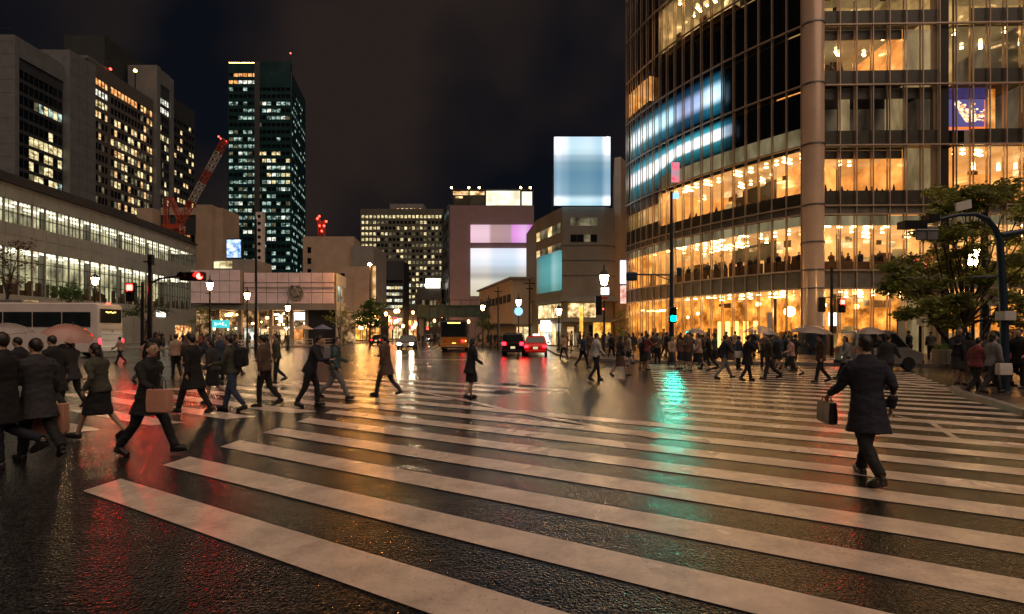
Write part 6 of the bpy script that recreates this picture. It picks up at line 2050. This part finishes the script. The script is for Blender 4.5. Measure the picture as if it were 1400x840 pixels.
def person(label, loc, rz, pose, top, low='trousers', lowc='black', hem=.86, hgt=1.7, female=False, vox=.026, group=None, z=0.0):
    """TOP / LOWC name the cloth colours; HEM is where the jacket or coat ends"""
    jit = label if (group is None and not pose.startswith('stand')) else None
    key = (pose, low, hem, female, vox, jit)
    if key not in CACHE: CACHE[key] = person_parts(pose, (top, low, hem), vox, female, len(CACHE)*1.7, jit)
    parts, hands = CACHE[key]
    root = None
    for nm, me in parts:
        o = bpy.data.objects.new(nm, me); COL.objects.link(o)
        if root is None:
            root = o; tag(o, label, 'person', group)
        else: o.parent = root
        if nm in ('jacket', 'trousers', 'skirt'):
            o.material_slots[0].link = 'OBJECT'
            o.material_slots[0].material = CL[top] if nm == 'jacket' else CL[lowc]
    k = hgt/1.757
    root.scale = (k, k, k)
    root.location = (loc[0], loc[1], z); root.rotation_euler = (0, 0, rz)
    Mx = Matrix.Translation(root.location) @ Matrix.Rotation(rz, 4, 'Z') @ Matrix.Diagonal((k, k, k, 1))
    return root, {a: Mx @ b for a, b in hands.items()}

def umbrella_mat(name, tint, alpha):
    m = bpy.data.materials.new(name); m.use_nodes = True; n = m.node_tree; n.nodes.clear()
    o = n.nodes.new('ShaderNodeOutputMaterial'); mx = n.nodes.new('ShaderNodeMixShader'); t = n.nodes.new('ShaderNodeBsdfTransparent')
    p = n.nodes.new('ShaderNodeBsdfPrincipled'); p.inputs['Base Color'].default_value = tint + (1,); p.inputs['Roughness'].default_value = .18
    g = n.nodes.new('ShaderNodeNewGeometry'); z_ = n.nodes.new('ShaderNodeTexNoise'); z_.inputs['Scale'].default_value = 60
    n.links.new(g.outputs['Position'], z_.inputs['Vector'])
    b = n.nodes.new('ShaderNodeBump'); b.inputs['Strength'].default_value = .4; b.inputs['Distance'].default_value = .01
    n.links.new(z_.outputs[0], b.inputs['Height']); n.links.new(b.outputs[0], p.inputs['Normal'])
    mx.inputs[0].default_value = alpha
    n.links.new(t.outputs[0], mx.inputs[1]); n.links.new(p.outputs[0], mx.inputs[2]); n.links.new(mx.outputs[0], o.inputs[0])
    M[name] = m
    return m
umbrella_mat('vinyl_clear', (.5, .45, .42), .5); umbrella_mat('vinyl_pink', (.5, .25, .2), .75); umbrella_mat('vinyl_grey', (.34, .27, .23), .85)
def umbrella(label, hand, tilt, m, r=.56, rz=0.0):
    hand = hand - V((0, 0, .13))
    o = empty('umbrella', (0, 0, 0), label, 'umbrella')
    b = MB()
    n = 16; prof = [(r, .50), (r*.93, .56), (r*.72, .66), (r*.42, .745), (r*.15, .785), (.01, .79)]
    vs = []
    for i, (rr, z_) in enumerate(prof):
        for k in range(n):
            q = rr*(1 - (.05 if k % 2 else 0)*(i < 4)); zz = z_ + (.025 if (k % 2 and i == 0) else 0)
            t = 2*math.pi*k/n; vs.append((q*math.cos(t), q*math.sin(t), zz))
    fs = [(i*n+k, i*n+(k+1) % n, (i+1)*n+(k+1) % n, (i+1)*n+k) for i in range(len(prof)-1) for k in range(n)]
    b.add(vs, fs); b.build('canopy', M[m], o, True)
    b = MB(); b.tube([(0, 0, -.12), (0, 0, .86)], .008, 6); b.build('shaft', M['metal_grey'], o)
    b = MB(); b.tube([(0, 0, -.02), (0, 0, -.12), (.02, 0, -.16), (.05, 0, -.16), (.06, 0, -.12)], .014, 6); b.build('handle', M['metal_black'], o)
    for k in range(8):
        t = 2*math.pi*k/8
        b = MB(); b.tube([(math.cos(t)*rr, math.sin(t)*rr, z_-.008) for rr, z_ in prof[::-1]], .005, 4); b.build('rib', M['metal_grey'], o)
    o.location = hand; o.rotation_euler = (tilt[0], tilt[1], rz)
    return o
def bag(label, hand, rz, m, sz, name='bag', drop=.12, handles=True):
    o = empty(name, (0, 0, 0), label, 'bag')
    w_, d_, h_ = sz
    b = MB()
    rs = [ring((0, 0, -drop-h_), w_*.5, d_*.5, 8), ring((0, 0, -drop-h_+.02), w_*.52, d_*.55, 8), ring((0, 0, -drop-h_*.5), w_*.54, d_*.52, 8), ring((0, 0, -drop), w_*.5, d_*.3, 8)]
    b2 = MB()
    cs = lambda s_, z_, t=1: [V((sx*w_*.5*s_, sy*d_*.5*t, z_)) for sx, sy in ((-1, -1), (0, -1.12), (1, -1), (1.04, 0), (1, 1), (0, 1.12), (-1, 1), (-1.04, 0))]
    b2.rings([cs(.94, -drop-h_), cs(1, -drop-h_+.03), cs(1.02, -drop-h_*.5), cs(1, -drop, .8)])
    bo_ = b2.build('bag_body', M[m] if m in M else CL[m], o, False); bevel(bo_, .01)
    if handles:
        for s_ in (-1, 1):
            b = MB(); b.tube([(-w_*.22, s_*d_*.3, -drop-.01), (-w_*.18, s_*d_*.2, -drop*.35), (0, 0, .005), (w_*.18, s_*d_*.2, -drop*.35), (w_*.22, s_*d_*.3, -drop-.01)], .008, 6); b.build('handle', M['metal_black'], o)
    o.location = hand; o.rotation_euler = (0, 0, rz)
    return o
pm('paper_peach', (.50, .24, .16), .6, var=.12, scale=5); pm('leather_black', (.01, .01, .011), .35); pm('plastic_white', (.55, .52, .48), .4, var=.1, scale=5)
D = rad
# --- near figures
p, hd = person('man in a dark navy coat walking away, largest figure right of centre', gr(1186, 658), D(-6), 'walk2', 'navy', 'trousers', 'black', .62, 1.76, False, .013)
bag('black briefcase hanging from the hand of the man in navy walking away', hd['L'], D(80), 'leather_black', (.38, .1, .27), 'briefcase', .06)
p, hd = person('woman in a black coat striding right at the left with a peach tote', gr(203, 622), D(-96), 'walk1', 'black', 'trousers', 'black', .66, 1.64, True, .014)
bag('peach tote bag carried by the woman in black striding right', hd['R'] + V((.02, -.05, .28)), D(-6), 'paper_peach', (.32, .12, .31), 'tote_bag', .2)
p, hd = person('person in a charcoal coat with a large peach paper bag at the left edge', gr(52, 630), D(62), 'bag', 'charcoal', 'trousers', 'black', .62, 1.68, False, .014)
bag('large peach paper bag held by the person in charcoal at the left edge', hd['R'] + V((.08, -.1, .05)), D(14), 'paper_peach', (.38, .16, .42), 'paper_bag', .1)
person('person in a black coat half cut by the left edge of the picture', gr(4, 640), D(100), 'mid', 'black', 'trousers', 'navy', .55, 1.72, False, .02)
person('slim person in a dark skirt stepping left behind the peach paper bag', gr(137, 600), D(88), 'walk1', 'olive', 'skirt', 'black', .86, 1.6, True, .02)
p, hd = person('person in navy beneath the pale clear umbrella at the far left', gr(30, 560), D(95), 'brolly', 'navy', 'trousers', 'charcoal', .86, 1.68, False)
umbrella('clear pale umbrella glinting orange above heads in front of the coach', hd['R'], (D(4), D(-6)), 'vinyl_clear', .52)
p, hd = person('person in charcoal beneath the tilted reddish umbrella before the coach rear', gr(98, 558), D(85), 'brolly', 'charcoal', 'trousers', 'black', .7, 1.62, True)
umbrella('tilted reddish umbrella overlapping the coach rear corner', hd['R'], (D(6), D(20)), 'vinyl_pink', .5)
person('person in a long black coat walking left, left of the two red lights', gr(75, 566), D(80), 'walk2', 'black', 'trousers', 'black', .5, 1.7)
person('tall person in a long black coat under the horizontal red traffic light', gr(265, 566), D(78), 'walk1', 'black', 'trousers', 'black', .55, 1.72)
person('person in a dark olive jacket and jeans right of the tall black coat', gr(318, 562), D(95), 'walk2', 'olive', 'trousers', 'denim', .86, 1.7)
person('person in a brown jacket walking left at the dark group right end', gr(362, 556), D(85), 'walk1', 'brown', 'trousers', 'black', .86, 1.68)
person('woman in charcoal with a dark skirt at the middle of the left group', gr(292, 551), D(92), 'mid', 'charcoal', 'skirt', 'black', .86, 1.6, True)
person('stooping person in navy hurrying right alone on the crossing', gr(424, 556), D(-82), 'stoop', 'navy', 'trousers', 'black', .8, 1.7)
person('person in a teal grey jacket walking behind the stooping figure', gr(458, 546), D(-75), 'walk2', 'teal', 'trousers', 'grey', .86, 1.68)
person('person in a brown coat walking alone before the headlit car', gr(528, 541), D(70), 'walk1', 'brown', 'trousers', 'charcoal', .6, 1.72)
person('woman in black alone at the middle of the crossing before the orange bus', gr(643, 545), D(-60), 'mid', 'black', 'skirt', 'black', .7, 1.6, True)
def backpack(label, loc, rz, hgt, m):
    o = empty('backpack', (0, 0, 0), label, 'bag')
    b = MB(); b.rings([[V((x*w_, y*d_ - .2, z)) for x, y in ((-.16, -.08), (.16, -.08), (.17, .02), (.15, .1), (-.15, .1), (-.17, .02))] for z, w_, d_ in ((1.02, .9, .9), (1.05, 1, 1), (1.25, 1, 1.1), (1.42, .92, .85), (1.47, .7, .6))])
    bevel(b.build('bag_body', CL[m], o), .02)
    b = MB(); b.cbox((0, -.295, 1.14), (.22, .05, .16)); bevel(b.build('front_pocket', CL[m], o), .015)
    for s_ in (-1, 1):
        b = MB(); b.tube([(s_*.1, -.13, 1.42), (s_*.1, -.03, 1.52), (s_*.11, .12, 1.42), (s_*.13, .13, 1.28)], .014, 6); b.build('strap', M['leather_black'], o)
    k = hgt/1.757; o.scale = (k, k, k); o.location = loc; o.rotation_euler = (0, 0, rz)
backpack('black backpack on the person in olive jacket and jeans', gr(318, 562), D(95), 1.7, 'black')
backpack('grey backpack on the walker in teal grey', gr(458, 546), D(-75), 1.68, 'grey')
backpack('black backpack on the olive jacket striding right of the clear umbrella', gr(1053, 519), D(78), 1.72, 'black')
# --- right hand side of the crossing
person('man in a white shirt and dark trousers striding before the tall lantern lamp', gr(815, 521), D(-70), 'walk1', 'white', 'trousers', 'navy', .88, 1.74)
person('woman in a charcoal jacket and brown skirt right of the striding white shirt', gr(847, 515), D(-72), 'walk2', 'charcoal', 'skirt', 'brown', .88, 1.66, True)
person('person in denim blue half hidden behind the striding white shirt', gr(797, 503), D(-60), 'walk2', 'denim', 'trousers', 'black', .86, 1.7)
person('person in a beige top beside the rear of the red taxi', gr(771, 492), D(20), 'walk1', 'beige', 'trousers', 'charcoal', .86, 1.66)
person('person in a brown top second from the red taxi', gr(806, 491), D(5), 'stand', 'brown', 'trousers', 'brown', .86, 1.72)
person('person in navy third from the red taxi, legs apart', gr(836, 491), D(-30), 'walk2', 'navy', 'trousers', 'black', .86, 1.7)
kz = .0
person('person in a beige jacket waiting left of the green light pole, back turned', gr(878, 497), D(5), 'stand', 'beige', 'trousers', 'navy', .86, 1.7)
person('person in a brown jacket waiting just left of the green light pole', gr(899, 498), D(-4), 'stand2', 'brown', 'trousers', 'black', .86, 1.72)
person('person in a black jacket waiting just right of the green light pole', gr(931, 496.5), D(8), 'stand', 'black', 'trousers', 'denim', .86, 1.72)
person('person in a white jacket waiting second right of the green light pole', gr(947, 497), D(-6), 'stand2', 'white', 'trousers', 'black', .86, 1.66)
person('person in a wine jacket waiting third right of the green light pole', gr(966, 498), D(3), 'stand', 'wine', 'trousers', 'black', .86, 1.74)
p, hd = person('person in navy crossing with a long white bag at the hip', gr(989, 519), D(-85), 'walk1', 'navy', 'trousers', 'grey', .86, 1.68)
bag('white shoulder bag of the person in navy crossing before the tower', hd['R'] + V((.05, -.08, .3)), D(2), 'plastic_white', (.4, .13, .24), 'shoulder_bag', .15)
p, hd = person('person in a black coat beneath the clear umbrella before the tower doors', gr(1022, 521), D(-80), 'brolly', 'black', 'trousers', 'black', .62, 1.66)
umbrella('clear rounded umbrella before the tower doors', hd['R'], (D(3), D(4)), 'vinyl_clear', .6)
person('person in an olive jacket striding right of the clear umbrella', gr(1053, 519), D(78), 'walk1', 'olive', 'trousers', 'charcoal', .84, 1.72)
person('woman in a pale pink top and black skirt near the round column', gr(1082, 513), D(80), 'walk2', 'pink', 'skirt', 'black', .9, 1.62, True)
p, hd = person('person in brown beneath the broad grey umbrella at the right', gr(1122, 523), D(85), 'brolly', 'brown', 'trousers', 'black', .8, 1.68)
umbrella('broad grey umbrella left of the man in navy', hd['R'] + V((.05, 0, 0)), (D(2), D(5)), 'vinyl_grey', .72)
person('person in a grey coat between the broad grey umbrella and white van', gr(1158, 519), D(75), 'walk2', 'grey', 'trousers', 'black', .7, 1.64, True)
person('person in charcoal walking behind the head of the man in navy', gr(1213, 532), D(-60), 'walk1', 'charcoal', 'trousers', 'black', .8, 1.7)
person('person in navy standing at the bus stop panel by the white van', gr(1243, 500.5), D(15), 'stand', 'navy', 'trousers', 'black', .86, 1.7, z=.14)
person('person in charcoal standing between black post and planter', gr(1273, 498), D(-30), 'stand2', 'charcoal', 'trousers', 'black', .86, 1.68, z=.14)
p, hd = person('person in a wine jacket stepping onto the right corner pavement', gr(1334, 541), D(-80), 'walk1', 'wine', 'trousers', 'black', .86, 1.64)
p, hd = person('person in grey with a white carrier bag at the right corner', gr(1357, 545), D(-95), 'bag', 'grey', 'trousers', 'charcoal', .8, 1.62, True, z=.14)
bag('white carrier bag held by the person in grey at the right corner', hd['R'] + V((0, -.03, .2)), D(5), 'plastic_white', (.36, .14, .30), 'carrier_bag', .1)
person('person in black at the right edge behind the blue pole', gr(1394, 538), D(100), 'mid', 'black', 'trousers', 'black', .7, 1.7, z=.14)
# --- crowds further off: one shared wording for those that cannot be told apart
def crowd(n, x0, x1, y0, y1, label, group, z, seed, keep=lambda x, y: True):
    r = random.Random(seed)
    i = 0
    while i < n:
        Y_ = r.uniform(y0, y1); px_ = r.uniform(x0, x1); x_ = X_(px_, Y_)
        if not keep(x_, Y_): continue
        female = r.random() < .4
        person(label, (x_, Y_), D(r.choice([90, -90, 0, 180, 60, -60]) + r.uniform(-25, 25)), r.choice(['stand', 'walk1', 'walk2', 'mid', 'stand2']), r.choice(['navy', 'black', 'charcoal', 'brown', 'grey', 'wine', 'beige', 'olive', 'denim', 'black']),
               'skirt' if female else 'trousers', r.choice(['black', 'navy', 'charcoal', 'brown']), .86, r.uniform(1.55, 1.78), female, .03, group, z)
        i += 1
crowd(30, 215, 480, 59, 69, 'person in the crowd on the pavement below the pink panelled building', 'people below the pink panelled building', .14, 1, lambda x, y: x < -26.5)
crowd(14, 572, 604, 72, 110, 'person among walkers by the shops under the bridge, left of the bus', 'people under the bridge left of the bus', 0, 2)
crowd(12, 645, 686, 60, 76, 'person among walkers between the orange bus and the black car', 'people between the bus and the black car', 0, 3, lambda x, y: x < -.9)
crowd(16, 772, 860, 42, 55, 'person among walkers on the pavement below the corner store', 'people below the corner store', .14, 4, lambda x, y: x > 4.6)
crowd(22, 850, 1090, 31.5, 35.5, 'person among walkers along the foot of the glass tower', 'people along the foot of the tower', .14, 5, lambda x, y: x > 8)
crowd(12, 170, 300, 40, 52, 'person waiting near the poles right of the coach', 'people waiting right of the coach', 0, 6)
crowd(22, 860, 1190, 21.5, 28, 'person in the stream of walkers crossing before the glass tower', 'walkers crossing before the tower', 0, 11, lambda x, y: x > 6)
crowd(16, 150, 400, 17, 30, 'person in the loose cluster of walkers behind the near left group', 'walkers behind the near left group', 0, 12)
crowd(6, 1290, 1385, 15.2, 16, 'person in the knot of people at the right corner kerb', 'people at the right corner kerb', .14, 13, lambda x, y: x > 13.6)
for i, (px_, Y_, m_, lab) in enumerate(((962, 27, 'vinyl_grey', 'grey umbrella farther left before the tower, above the crossing stream'), (1086, 23, 'vinyl_clear', 'clear umbrella between the rounded clear one and the broad grey one'), (1205, 22, 'vinyl_grey', 'grey umbrella just right of the head of the man in navy'))):
    p, hd = person(['person in brown beneath the farther left grey umbrella', 'person in charcoal beneath the middle clear umbrella', 'person in navy beneath the umbrella before the white van'][i], (X_(px_, Y_), Y_), D(85 - 170*(i % 2)), 'brolly', ['brown', 'charcoal', 'navy'][i], 'trousers', 'black', .8, 1.66, False)
    umbrella(lab, hd['R'], (D(3), D(5 - 4*i)), m_, .56)
# customers at the second-floor window bar and diners beside it
r7 = random.Random(9)
for i in range(17):
    t = .30 + i*.041 + r7.uniform(-.006, .006)
    q = arc(t, -1.75)
    person('customer in dark clothes at the second-floor window of the glass tower', (q.x, q.y), D(r7.choice([150, 200, 120, 0, -60])), r7.choice(['stand', 'stand2']), r7.choice(['navy', 'black', 'charcoal', 'brown', 'wine']), 'trousers', 'black', .86, r7.uniform(1.6, 1.75), r7.random() < .4 and False, .03, 'customers at the second-floor window', 6.38)
for i in range(10):
    q = rp(.8 + i*.8 + r7.uniform(-.2, .2)) - n*1.9
    person('customer among the red seats on the tower second floor', (q.x, q.y), D(r7.choice([150, 200, 120, 90, -60])), r7.choice(['stand', 'stand2']), r7.choice(['navy', 'black', 'charcoal', 'brown']), 'trousers', 'black', .86, r7.uniform(1.5, 1.7), False, .03, 'customers among the red seats', 6.38)

bpy.data.scenes.remove(SHOP)
